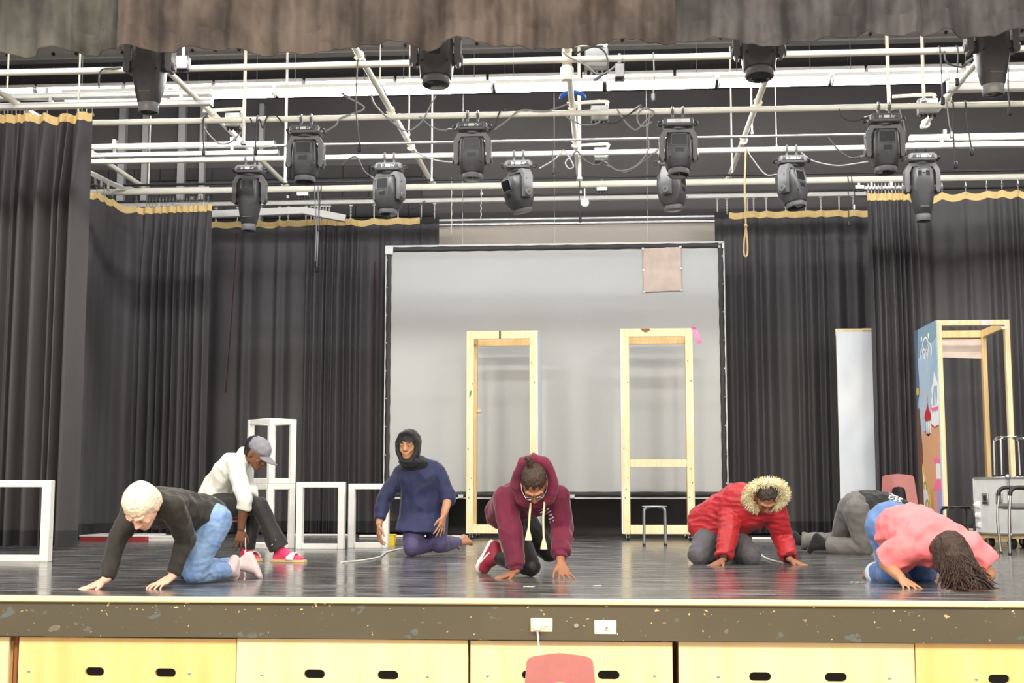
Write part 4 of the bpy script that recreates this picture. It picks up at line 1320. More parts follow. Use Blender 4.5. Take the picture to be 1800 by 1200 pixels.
for k in range(3):
    blot('painted_stripe', [(.76 + .07 * k, .61), (.78 + .07 * k, .65), (.84 + .05 * k, .70), (.87 + .05 * k, .70), (.82 + .07 * k, .65), (.80 + .06 * k, .61)], 'p_steel', .004)
blot('painted_icing', [(.66, .525), (.8, .51), (1, .515), (1, .60), (.68, .60)], 'p_white', .003)
blot('painted_scallops', [(.66, .60), (1, .605), (1, .592), (.94, .58), (.9, .59), (.85, .577), (.8, .588), (.74, .575), (.7, .59)], 'p_pinkhot', .005)
blot('painted_line', [(.66, .528), (.8, .511), (1, .517), (1, .512), (.8, .505), (.66, .52)], 'p_red', .005)
blot('painted_halo', circ(.5, .47, .2, .035), 'p_orange', .001)
blot('painted_hill', [(.16, .33), (.22, .32), (.42, .2), (.6, 0), (.2, 0)], 'p_white', .004)
blot('painted_band', [(.16, .345), (.2, .345), (.46, .2), (.66, 0), (.58, 0), (.4, .195), (.2, .31)], 'p_gold', .005)
for u, v in ((.27, .235), (.34, .15), (.3, .06)):
    blot('painted_scroll', ringp(u, v, .045, .075, .36), 'p_olive', .006)
blot('painted_gate', [(.7, .375), (1, .36), (1, .34), (.72, .342)], 'p_pinkhot', .004)
blot('painted_gate', [(.8, .342), (1, .34), (1, .27), (.8, .27)], 'p_white', .003)
blot('painted_gate', [(.66, .22), (.78, .27), (1, .265), (1, .22)], 'p_pinkhot', .005)
blot('painted_gate', [(.8, .22), (1, .22), (1, 0), (.8, 0)], 'p_lilac', .004)
# white cloth strip and tape on that tower
MB().grid([[(-w_ / 2 + .05 + (w_ - .1) * i / 8, .97 - .01 * (j % 2), h - .1 - .2 * j / 3 - .03 * (j / 3) * i / 8) for i in range(9)] for j in range(4)]).build('cloth_strip', M['tan_cloth'], tc_, angle=0).modifiers.new('t', 'SOLIDIFY').thickness = .004
MB().box((.13, -.003, h - .03), (.1, .006, .055)).build('tape', M['galv'], tc_)
MB().box((w_ / 2 - .06, -.003, h - .09), (.06, .006, .03)).build('tape', M['white_print'], tc_)
MB().box((-.2, -.003, h - .03), (.05, .006, .02)).build('tape', M['white_print'], tc_)

# pale blue flat behind the right drape's edge
YF = 17.3
x0, x1 = at(1473, 700, YF)[0], at(1560, 700, YF)[0]
hz = at(1500, 583, YF)[2]
tf = thing('scenery_flat', 'pale blue cloth-covered flat, half behind the gathered right drape', 'scenery flat', ((x0 + x1) / 2, YF, 0))
n, m_ = 14, 30
G = np.zeros((m_, n, 3))
for j in range(m_):
    for i in range(n):
        u, v = i / (n - 1), j / (m_ - 1)
        G[j, i] = (x0 + (x1 - x0) * u, YF - .012 * noise.noise(Vector((u * 3, v * 7, 2))) * 2, hz - (hz - .08) * v + .006 * noise.noise(Vector((u * 8, 0, 0))) * (j == 0))
o = MB().grid(G).build('canvas', M['blue_paint'], tf, world=True, angle=0)
o.data.shade_smooth()
MB().box(((x0 + x1) / 2, YF + .05, hz + .0), (x1 - x0, .04, .09), .004).build('top_rail', M['lumber'], tf, world=True)
MB().box(((x0 + x1) / 2 + .17, YF + .03, hz + .03), (x1 - x0 - .34, .04, .03), .004).build('top_rail', M['lumber'], tf, world=True)
for x in (x0 + .03, x1 - .03):
    MB().box((x, YF + .05, hz / 2), (.05, .04, hz), .004).build('stile', M['lumber'], tf, world=True)

# ------------------------------------------------------------------ white cube frames
def cube_frame(px, py, a, h, ang, label, z=0.0, Y=None, bar=.065):
    """origin under its nearest corner post (px,py on the floor)"""
    p = gnd(px, py) if Y is None else np.array([at(px, py, Y)[0], Y, z])
    p[2] = z
    t = thing('open_frame', label, 'frame', p, radians(ang), group='white open frames')
    # local: corner at origin, extends +x by a[0], +y by a[1]
    ax, ay = a
    W = M['white_paint']
    b = bar
    if ay < .15:
        for x in (b / 2, ax - b / 2):
            MB().box((x, ay / 2, h / 2), (b, ay, h), .004).build('post', W, t)
        for z_ in (.028, h - .028):
            MB().box((ax / 2, ay / 2, z_), (ax - 2 * b, ay - .006, .056), .004).build('rail', W, t)
    else:
        for x in (b / 2, ax - b / 2):
            for y in (.02, ay - .02):
                MB().box((x, y, h / 2), (b, .04, h), .004).build('post', W, t)
        for z_ in (.028, h - .028):
            for y in (.02, ay - .02):
                MB().box((ax / 2, y, z_), (ax - 2 * b, .036, .056), .004).build('rail', W, t)
            for x in (.018, ax - .018):
                MB().box((x, ay / 2, z_), (.036, ay - .08, .056), .004).build('rail', W, t)
    for z_, sx in ((h * .3, ax - .02), (h * .7, ax - .02)):
        MB().cyl((sx - .002, min(.06, ay / 2), z_), (sx + .0205, min(.06, ay / 2), z_), .006, n=8).build('screw', M['galv'], t)
    return t


def cf(px_l, px_r, py, a_y, h_px, ang, label, z=0.0, bar=.065):
    p = gnd(px_l, py)
    q = at(px_r, py, p[1])
    h = at(px_l, h_px, p[1])[2]
    return cube_frame(px_l, py, ((q[0] - p[0]) / cos(radians(ang)), a_y), h, ang, label, z, None, bar)


cf(-60, 84, 987, .085, 844, 0, 'white open frame cut off by the left picture edge', bar=.075)
cf(519, 604, 965, .085, 847, 0, 'middle white frame of the row behind the seated person')
cf(611, 682, 963, .085, 850, 0, 'white frame overlapped by the kneeling person in navy')
Yc = gnd(519, 965)[1] + .03
hb = at(470, 850, Yc)[2]
ht = at(470, 735, Yc)[2] - hb
for z_, h_, lab in ((0.0, hb, 'white open box frame standing under a smaller one, left of the middle frame'), (hb + .001, ht, 'smaller white open box frame standing on top of another')):
    o = cube_frame(0, 0, (.33, .415), h_, 0, lab, z=z_)
    o.location = (at(472, 900, Yc)[0], Yc - .02, z_)
    o.rotation_euler = (0, 0, radians(48))

# ------------------------------------------------------------------ stools, chairs, case
def stool(loc, label, m, seat_m, h=.43, w_=.31, rz=0, feet=True):
    t = thing('stool', label, 'stool', loc, rz)
    q = w_ / 2
    MB().lathe([(0, h), (q * .86, h), (q * .9, h - .006), (q * .88, h - .014), (0, h - .014)], 20).build('seat', seat_m, t)
    for a in (pi / 4, 3 * pi / 4, 5 * pi / 4, 7 * pi / 4):
        c, s_ = cos(a), sin(a)
        r = q * 1.05
        P = [(c * r * .45, s_ * r * .45, h - .018), (c * r * .75, s_ * r * .75, h - .02), (c * r * .93, s_ * r * .93, h - .035), (c * r, s_ * r, h - .075), (c * r * 1.03, s_ * r * 1.03, .015)]
        g = MB().tube(P, .0125, 10, 6).build('leg', m, t)
        MB().cyl((c * r * 1.03, s_ * r * 1.03, 0), (c * r * 1.03, s_ * r * 1.03, .025), .015, n=10).build('foot_cap', M['rubber'], g)
    return t


p = (gnd(1130, 960) + gnd(1175, 960)) / 2
stool((at(1151, 955, 14.6)[0], 14.6, 0), 'grey steel stool standing before the right pine frame', mat('grey_steel', (150, 152, 158), .35, metal=.5), mat('grey_seat', (176, 178, 182), .4, metal=.3), h=.425, w_=.30)
stool((at(1685, 958, 13.9)[0], 13.9, 0), 'black steel stool behind the person in the coral shirt', M['dark_pipe'], M['black'], h=.43, w_=.34)


def school_chair(loc, rz, label, plast='maroon', arms=False):
    """child-size shell chair, origin on the floor, faces local -y"""
    t = thing('school_chair', label, 'chair', loc, rz, group='maroon school chairs')
    P = M[plast]
    outer = [(-.2, .40), (-.17, .735), (-.155, .755), (-.13, .762), (0, .775), (.13, .762), (.155, .755), (.17, .735), (.2, .40)]
    hole = [(-.085, .46), (-.07, .60), (-.05, .625), (0, .634), (.05, .625), (.07, .60), (.085, .46)]

    def bend(V):
        V = V.copy()
        V[:, 1] += 1.1 * V[:, 0] ** 2 * -1.0 + (V[:, 2] - .4) * .22 + .19
        return V
    # finer outline so that the curve reads
    def dens(L, k=4):
        out = []
        for i in range(len(L)):
            a_, b_ = np.array(L[i]), np.array(L[(i + 1) % len(L)])
            out += [tuple(a_ + (b_ - a_) * j / k) for j in range(k)]
        return out
    mb = plate(dens(outer), [dens(hole)], .012, bend)
    mb.build('backrest', P, t, angle=50)
    n = 12
    G = np.zeros((n, n, 3))
    for i in range(n):
        for j in range(n):
            u, v = i / (n - 1) * 2 - 1, j / (n - 1)
            wv = .205 - .02 * (1 - v)
            e = 1 - .04 * (abs(u) ** 6) 
            G[j, i] = (u * wv, -.2 + .39 * v, .40 + .018 * u * u - .012 * sin(v * pi) - .03 * max(0, .15 - v) / .15)
    o = MB().grid(G).build('seat', P, t, angle=0)
    o.data.shade_smooth()
    o.modifiers.new('t', 'SOLIDIFY').thickness = .012
    for s in (-1, 1):
        for y0, y1 in ((-.14, -.2), (.13, .19)):
            g = MB().tube([(s * .08, y0 * .7, .372), (s * .15, y0, .37), (s * .175, y0 * 1.06, .355), (s * .19, y1, .012)], .0115, 10, 6).build('leg', M['chrome'], t)
            MB().cyl((s * .19, y1, 0), (s * .19, y1, .02), .015, n=10).build('glide', M['rubber'], g)
    MB().cyl((-.08, -.1, .372), (-.08, .1, .372), .01, n=8).cyl((.08, -.1, .372), (.08, .1, .372), .01, n=8).build('seat_brace', M['chrome'], t)
    return t


q = at(985, 1190, 6.62)
school_chair((q[0], 6.75, -1.04), radians(4), 'maroon plastic chair on the hall floor below the stage edge')
q = at(1594, 860, 14.6)
school_chair((q[0], 14.9, 0), radians(-6), 'maroon plastic chair with an open back beside the painted tower')

# road case on casters
CY = 13.9
pc = at(1776, 940, CY)
zb_, zt2 = at(1776, 940, CY)[2], at(1776, 838, CY)[2]
t = thing('road_case', 'grey road case on casters at the right picture edge', 'case', (pc[0], CY, 0), radians(22))
# local: near vertical edge at origin, runs -x (left face, length .38) and +y.. body
LX, LY = .62, .55
hc = zt2 - zb_
bx = MB().box((LX / 2, LY / 2, zb_ + hc / 2), (LX, LY, hc), .006)
bx.build('body', M['case'], t)
for x in (0, LX):
    for y in (0, LY):
        MB().box((x, y, zb_ + hc / 2), (.022, .022, hc), .004).build('edge_strip', M['alu'], t)
for z in (zb_ + .008, zt2 - .008):
    for y in (0, LY):
        MB().box((LX / 2, y, z), (LX, .022, .022), .004).build('edge_strip', M['alu'], t)
    for x in (0, LX):
        MB().box((x, LY / 2, z), (.022, LY, .022), .004).build('edge_strip', M['alu'], t)
for x in (0, LX):
    for z in (zb_, zt2):
        MB().lathe([(0, -.03), (.02, -.022), (.03, 0), (.02, .022), (0, .03)], 12, (x, 0, z)).build('ball_corner', M['galv'], t)
for yy in (.14, .36):
    lt = MB().box((-.008, yy, zb_ + hc * .62), (.012, .1, .12), .003).build('latch', M['galv'], t)
    MB().box((-.016, yy, zb_ + hc * .63), (.006, .05, .06), .002).box((-.018, yy, zb_ + hc * .55), (.01, .07, .02), .003).build('latch_lever', M['black'], lt)
for x in (.1, LX - .1):
    for y in (.1, LY - .1):
        w2 = MB().cyl((x - .02, y, .055), (x + .02, y, .055), .055, n=20).build('caster', M['rubber'], t)
        MB().cyl((x - .024, y, .055), (x + .024, y, .055), .02, n=12).box((x - .028, y, .09), (.004, .03, .09)).box((x + .028, y, .09), (.004, .03, .09)).box((x, y, .135), (.09, .09, .008), .002).build('fork', M['galv'], w2)
MB().box((LX / 2, LY / 2, zb_ - .02), (LX - .05, LY - .05, .04)).build('base_board', M['lumber_dark'], t)
R_ = rot_z(radians(22))
q = np.array([pc[0], CY, 0]) + R_ @ np.array([.22, .26, 0])
stool((q[0] + .02, q[1], zt2 + .001), 'chrome steel stool standing on top of the grey road case', M['chrome'], M['chrome'], h=.42, w_=.34)
p = at(1766, 832, CY + .2)
q2 = at(1718, 900, 14.36)
t = thing('cloth_bundle', 'crumpled white cloth hanging at the left side of the road case', 'cloth', (q2[0], q2[1], 0))
sec = []
for j in range(14):
    z = .19 + j * .025
    sec.append([(.05 + (.035 + .02 * sin(j * 1.4)) * cos(a) * (1 + .3 * sin(3 * a + j)) - .03 * abs(sin(j * .8)), .04 * sin(a), z) for a in np.linspace(0, 2 * pi, 14, endpoint=False)])
MB().loft(sec).build('cloth', M['white_print'], t)

# armchair at the right edge, facing left
t = thing('armchair', 'chrome armchair with black armrests cut off by the right picture edge', 'chair', (gnd(1768, 978)[0] + .13, 12.75, 0))
for y, s in ((-.17, 0), (.2, 1)):
    px_ = 0.0
    g = MB().tube([(-.005 if s == 0 else .02, y, .012), (.0, y, .3), (.02, y, .52), (.03, y, .57)], .0125, 10, 6).build('leg', M['chrome'], t)
    MB().cyl((-.005 if s == 0 else .02, y, 0), (-.005 if s == 0 else .02, y, .02), .016, n=10).build('glide', M['rubber'], g)
    MB().tube([(.018, y, .535), (.025, y, .575), (.06, y, .605), (.14, y, .612), (.5, y, .59)], .019, 10, 6).build('armrest', M['black'], t)
    g = MB().tube([(.46, y, .59), (.5, y, .3), (.53, y, .012)], .0125, 10, 6).build('leg', M['chrome'], t)
MB().loft([sup(.2, .2, .41, 4, 24, .23, .015), sup(.235, .225, .42, 4, 24, .23, .015), sup(.24, .23, .44, 4, 24, .23, .015), sup(.225, .215, .465, 4, 24, .23, .015)]).build('seat', M['fixture_grey'], t)
MB().loft([sup(.02, .2, .6, 3, 16, .5, .015), sup(.03, .23, .65, 3, 16, .52, .015), sup(.03, .23, .88, 3, 16, .57, .015), sup(.015, .2, .93, 3, 16, .58, .015)]).build('backrest', M['fixture_grey'], t)

# low platforms
def platform(px0, px1, py, Y, d, h, top, label):
    a, b = at(px0, py, Y)[0], at(px1, py, Y)[0]
    t = thing('platform', label, 'platform', ((a + b) / 2, Y, 0))
    MB().box((0, d / 2, h / 2 - .01), (b - a, d, h - .02), .005).build('frame', M['lumber'] if top == 'red_top' else top[1], t)
    MB().box((0, d / 2, h - .01), (b - a + .01, d + .01, .02), .004).build('deck', M['red_carpet'] if top == 'red_top' else top[0], t)
    return t


platform(1668, 1900, 945, 15.8, .55, .15, 'red_top', 'low pine platform with a red top behind the grey road case')
platform(140, 256, 948, 15.6, .7, .07, (M['white_paint'], M['red_carpet']), 'low red-edged platform with a white top behind the left drapes')
platform(257, 309, 948, 15.7, .6, .055, (M['white_paint'], M['white_paint']), 'low white board lying right of the red-edged platform')

# poles, block, cords on the floor
for a, b, Y, lab in (((505, 944), (612, 945), 17.6, 'white pole on the floor behind the white frames'), ((632, 946), (822, 945), 17.1, 'long white pole on the floor left of the left pine frame'), ((1322, 947), (1366, 947), 16.6, 'short white pole on the floor right of the red jacket')):
    p0, p1 = at(a[0], a[1], Y), at(b[0], b[1], Y)
    tag(MB().cyl((p0[0], Y, .016), (p1[0], Y, .016), .016, n=10).build('pole', M['white_paint']), lab, 'pole')
p = gnd(688, 958)
t = thing('storage_tub', 'small yellow box on the floor behind the person in navy', 'box', (p[0], p[1], 0))
MB().loft([sup(.038, .05, 0, 8, 24), sup(.044, .055, .1, 8, 24), sup(.044, .055, .105, 8, 24)]).build('tub', M['yellow'], t)
MB().box((0, 0, .112), (.098, .12, .014), .004).build('lid', M['yellow'], t)
for pts, lab in (([(600, 988), (640, 984), (668, 978), (680, 970), (700, 965), (722, 960)], 'white cord curving on the floor below the white frames'), ([(1334, 970), (1338, 975), (1352, 983), (1376, 989)], 'white cord on the floor beside the hand of the red jacket')):
    P = [gnd(a, b, .008) for a, b in pts]
    tag(MB().tube(P, .008, 6, 6).build('floor_cord', M['rope']), lab, 'cord')
for (px, py, w2, d2), lab in zip(((1508, 1024, .09, .03), (930, 1031, .07, .03), (1050, 1030, .05, .015), (905, 953, .05, .05)), ('white scrap of tape on the floor left of the coral shirt', 'yellowish scrap of tape on the floor before the maroon hoodie', 'small white tape scrap right of the maroon hoodie', 'small white tape mark behind the maroon hoodie')):
    p = gnd(px, py)
    G = [[(p[0] + w2 * (i / 5 - .5) + rng.uniform(-.006, .006), p[1] + d2 * (j / 2 - .5) + rng.uniform(-.006, .006), .0025 + .002 * ((i + j) % 2)) for i in range(6)] for j in range(3)]
    o = tag(MB().grid(G).build('tape_scrap', M['outlet'] if 'yellow' in lab else M['white_print']), lab, 'tape')
    o.modifiers.new('t', 'SOLIDIFY').thickness = .002

# ================================================================== PEOPLE
_ico = None


def sph(n=2):
    global _ico
    if _ico is None:
        bm = bmesh.new()
        bmesh.ops.create_icosphere(bm, subdivisions=2, radius=1)
        _ico = np.array([v.co[:] for v in bm.verts])
        bm.free()
    return _ico


def nd(c, r, F=None):
    """an ellipsoid's points: centre, radius or (rx,ry,rz) along the columns of F"""
    r = np.broadcast_to(np.asarray(r, float), (3,))
    P = sph() * r
    if F is not None:
        P = P @ np.asarray(F).T
    return P + np.asarray(c)


def disc(c, axis, r, n=20, F=None, ry=None):
    Mx = frame_z(axis) if F is None else F
    t = np.arange(n) * 2 * pi / n
    return np.asarray(c) + np.cos(t)[:, None] * Mx[:, 0] * r + np.sin(t)[:, None] * Mx[:, 1] * (ry or r)


class Flesh:
    """hulls grown together into one continuous surface"""

    def __init__(s):
        s.h = []

    def hull(s, *P):
        s.h.append(np.concatenate(P))
        return s

    def cap(s, a, b, r0, r1):
        return s.hull(nd(a, r0), nd(b, r1))

    def chain(s, pts, rs):
        for i in range(len(pts) - 1):
            s.cap(pts[i], pts[i + 1], rs[i], rs[i + 1])
        return s

    def build(s, name, m, parent, voxel=.006, smooth=3, wr=0.0, wscale=(9, 9, 9), seed=0, dirs=None):
        me = bpy.data.meshes.new(name)
        V, Fc, n = [], [], 0
        off = np.array(parent.location) if parent else np.zeros(3)
        for P in s.h:
            bm = bmesh.new()
            for p in P:
                bm.verts.new(p - off)
            r = bmesh.ops.convex_hull(bm, input=bm.verts)
            bmesh.ops.delete(bm, geom=[v for v in bm.verts if not v.link_faces], context='VERTS')
            bmesh.ops.recalc_face_normals(bm, faces=bm.faces)
            bm.verts.index_update()
            V += [v.co[:] for v in bm.verts]
            Fc += [tuple(v.index + n for v in f.verts) for f in bm.faces]
            n += len(bm.verts)
            bm.free()
        me.from_pydata(V, [], Fc)
        tmp = bpy.data.objects.new('tmp', me)
        C.objects.link(tmp)
        md = tmp.modifiers.new('r', 'REMESH')
        md.mode = 'VOXEL'
        md.voxel_size = voxel
        if smooth:
            ms = tmp.modifiers.new('s', 'SMOOTH')
            ms.factor = .5
            ms.iterations = smooth
        dg = bpy.context.evaluated_depsgraph_get()
        ev = tmp.evaluated_get(dg)
        out = bpy.data.meshes.new_from_object(ev)
        bpy.data.objects.remove(tmp)
        out.name = name
        if wr:
            out.update()
            N = len(out.vertices)
            co = np.empty(N * 3); out.vertices.foreach_get('co', co); co = co.reshape(-1, 3)
            no = np.empty(N * 3); out.vertices.foreach_get('normal', no); no = no.reshape(-1, 3)
            sc = np.array(wscale)
            q = co * sc
            d = np.array([noise.noise(Vector((a, b, c + seed))) for a, b, c in q])
            d = 1 - 2 * np.abs(d)
            d2 = np.array([noise.noise(Vector((a, b, c + seed + 9))) for a, b, c in q * 2.3])
            co += no * (wr * (d - .5 + .5 * d2))[:, None]
            out.vertices.foreach_set('co', co.ravel())
            out.update()
        out.materials.clear()
        out.shade_smooth()
        return link(name, out, m, parent)


def rotv(v, ax, a):
    ax = nrm(ax)
    v = np.asarray(v, float)
    return v * cos(a) + np.cross(ax, v) * sin(a) + ax * np.dot(ax, v) * (1 - cos(a))


def hand(fl, wrist, d, n, thumb, k=1.0, drop=.28, fan=.16, curl=(.05, .35, .5), rest=True):
    """palm, four fingers and a thumb; d = pointing, n = back of the hand, thumb=+1/-1 side along d x n"""
    d = nrm(d)
    n = nrm(n - d * np.dot(n, d))
    s = np.cross(d, n) * thumb
    dd = nrm(d - n * drop)
    nn = nrm(np.cross(np.cross(dd, n), dd))
    w_ = np.asarray(wrist, float)
    kn = w_ + dd * .088 * k
    F = np.stack([s, dd, nn], 1)
    fl.hull(nd(w_, (.026 * k, .02 * k, .02 * k), F), nd(kn + s * .03 * k, .0125 * k), nd(kn - s * .034 * k, .011 * k), nd(kn, .014 * k))
    L = (.04, .045, .042, .033)
    for i, o in enumerate((.031, .010, -.012, -.033)):
        p = kn + s * o * k
        e = rotv(dd, nn, 0)
        e = nrm(dd + s * (o / .033) * fan * 1.4)
        ax = nrm(np.cross(nn, e))
        ang = 0
        r = .0092 * k * (.9 if i == 3 else 1)
        for j, f_ in enumerate((1, .68, .55)):
            ang += curl[j] if j else curl[0] - drop * .6
            q = p + rotv(e, ax, ang) * L[i] * f_ * 1.08 * k
            fl.cap(p, q, r, r * .9)
            p, r = q, r * .9
    p = w_ + dd * .025 * k + s * .02 * k
    e = nrm(dd * .75 + s * .8 - nn * .2)
    q = p + e * .045 * k
    fl.cap(p, q, .0145 * k, .0115 * k)
    q2 = q + nrm(dd * .9 + s * .45 - nn * .15) * .034 * k
    fl.cap(q, q2, .0115 * k, .009 * k)
    q3 = q2 + nrm(dd * .95 + s * .25 - nn * .25) * .022 * k
    fl.cap(q2, q3, .009 * k, .0075 * k)


def head(fl, c, fd, up, neck, k=1.0):
    fd = nrm(fd)
    up = nrm(up - fd * np.dot(up, fd))
    sd = np.cross(fd, up)
    F = np.stack([sd, fd, up], 1)
    L = lambda a, b, e: c + F @ (np.array([a, b, e]) * k)
    fl.hull(nd(L(0, -.012, .03), np.array([.073, .09, .083]) * k, F), nd(L(0, .03, -.01), np.array([.064, .058, .065]) * k, F))
    fl.hull(nd(L(0, .032, -.02), np.array([.062, .056, .06]) * k, F), nd(L(0, .058, -.09), np.array([.03, .028, .022]) * k, F), nd(L(.04, .0, -.06), .016 * k), nd(L(-.04, .0, -.06), .016 * k))
    fl.hull(nd(L(0, .087, .008), .008 * k), nd(L(0, .108, -.032), .0105 * k), nd(L(.014, .094, -.036), .008 * k), nd(L(-.014, .094, -.036), .008 * k))
    for s in (-1, 1):
        fl.cap(L(s * .012, .088, .021), L(s * .048, .07, .02), .0095 * k, .009 * k)
        fl.cap(L(s * .016, .087, .0095), L(s * .043, .079, .0085), .0068 * k, .0068 * k)
        fl.cap(L(s * .018, .083, -.0105), L(s * .041, .077, -.0105), .0055 * k, .0055 * k)
        fl.hull(nd(L(s * .074, -.012, -.012), np.array([.009, .02, .033]) * k, F), nd(L(s * .066, .0, -.015), .014 * k))
        fl.hull(nd(L(s * .04, .06, -.03), np.array([.018, .018, .018]) * k, F), nd(L(s * .022, .075, -.055), .012 * k))
    fl.hull(nd(L(-.018, .083, -.062), .0065 * k), nd(L(.018, .083, -.062), .0065 * k), nd(L(0, .09, -.06), .0075 * k))
    fl.hull(nd(L(-.015, .08, -.072), .0068 * k), nd(L(.015, .08, -.072), .0068 * k), nd(L(0, .087, -.073), .0078 * k))
    fl.hull(nd(L(0, -.025, -.055), .05 * k), nd(neck, .056 * k))
    return F, L


def face_bits(root, L, F, k, iris, brow):
    for s in (-1, 1):
        o = MB().lathe([(0, -.0115 * k), (.008 * k, -.008 * k), (.0115 * k, 0), (.008 * k, .008 * k), (0, .0115 * k)], 12, L(s * .03, .0785, .0)).build('eye', M['eye'], root, world=True)
        Z = np.stack([F[:, 0], F[:, 2], F[:, 1]], 1)
        MB().lathe([(.0058 * k, -.002), (.0055 * k, .0006 * k), (0, .0012 * k)], 12, L(s * .03, .09, -.001), Z).build('iris', iris, o, world=True)
        MB().tube([L(s * .012, .099, .022), L(s * .03, .095, .028), L(s * .05, .079, .022)], [.003 * k, .0042 * k, .002 * k], 6).build('eyebrow', brow, root, world=True)


M['eye'] = mat('eye_white', (150, 140, 134), .3)
M['iris'] = mat('brown_iris', (52, 32, 22), .2)
M['nail'] = mat('red_nail_polish', (206, 46, 60), .25)


def skin(name, c, c2=None):
    m = mat(name, c, .5, col2=c2, scale=6, bump=.04, bscale=150)
    b = m.node_tree.nodes['Principled BSDF']
    b.inputs['Subsurface Weight'].default_value = .06
    b.inputs['Subsurface Radius'].default_value = (.01, .004, .002)
    return m


SKIN_P = skin('fair_skin', (232, 190, 168), (224, 168, 148))
SKIN_D = skin('deep_brown_skin', (124, 82, 60), (106, 68, 48))
SKIN_B = skin('brown_skin', (164, 112, 82), (146, 94, 68))
SKIN_T = skin('tan_skin', (196, 146, 112), (178, 124, 92))


def cloth(name, c, c2=None, rough=.75, bump=.25, bscale=26, sheen=.2, stretch=(1, 1, 1), scale=5):
    return mat(name, c, rough, col2=c2, scale=scale, stretch=stretch, bump=bump, bscale=bscale, sheen=sheen)


HAIR = lambda nm, a, b: mat(nm, a, .45, col2=b, scale=30, stretch=(4, 4, .6), bump=.5, bscale=90, spec=.4)


def print_on(ob, c, ha, hb, ang, keep, name, root):
    """a flat print lying on the cloth round the place seen at picture position c (half sizes in picture units)"""
    me = ob.data
    off = np.array(root.location)
    N = len(me.vertices)
    co = np.empty(N * 3); me.vertices.foreach_get('co', co); co = co.reshape(-1, 3) + off
    no = np.empty(N * 3); me.vertices.foreach_get('normal', no); no = no.reshape(-1, 3)
    v = co - CAM
    d = v @ _f
    X_, Y_ = 900 + FPX * (v @ _r) / d - c[0], 600 - FPX * (v @ _u) / d - c[1]
    t = radians(ang)
    A, B_ = (X_ * cos(t) + Y_ * sin(t)) / ha, (-X_ * sin(t) + Y_ * cos(t)) / hb
    ok = (np.abs(A) < 1) & (np.abs(B_) < 1) & ((no * v).sum(1) < 0)
    mb = MB()
    idx, vs, fs = {}, [], []
    for p in me.polygons:
        q = list(p.vertices)
        if all(ok[i] for i in q) and keep(float(np.mean(A[q])), float(np.mean(B_[q]))):
            f_ = []
            for i in q:
                if i not in idx:
                    idx[i] = len(vs)
                    vs.append(co[i] + no[i] * .003)
                f_.append(idx[i])
            fs.append(tuple(f_))
    if fs:
        mb.add(vs, fs).build(name, M['white_print'], root, world=True, angle=0).data.shade_smooth()


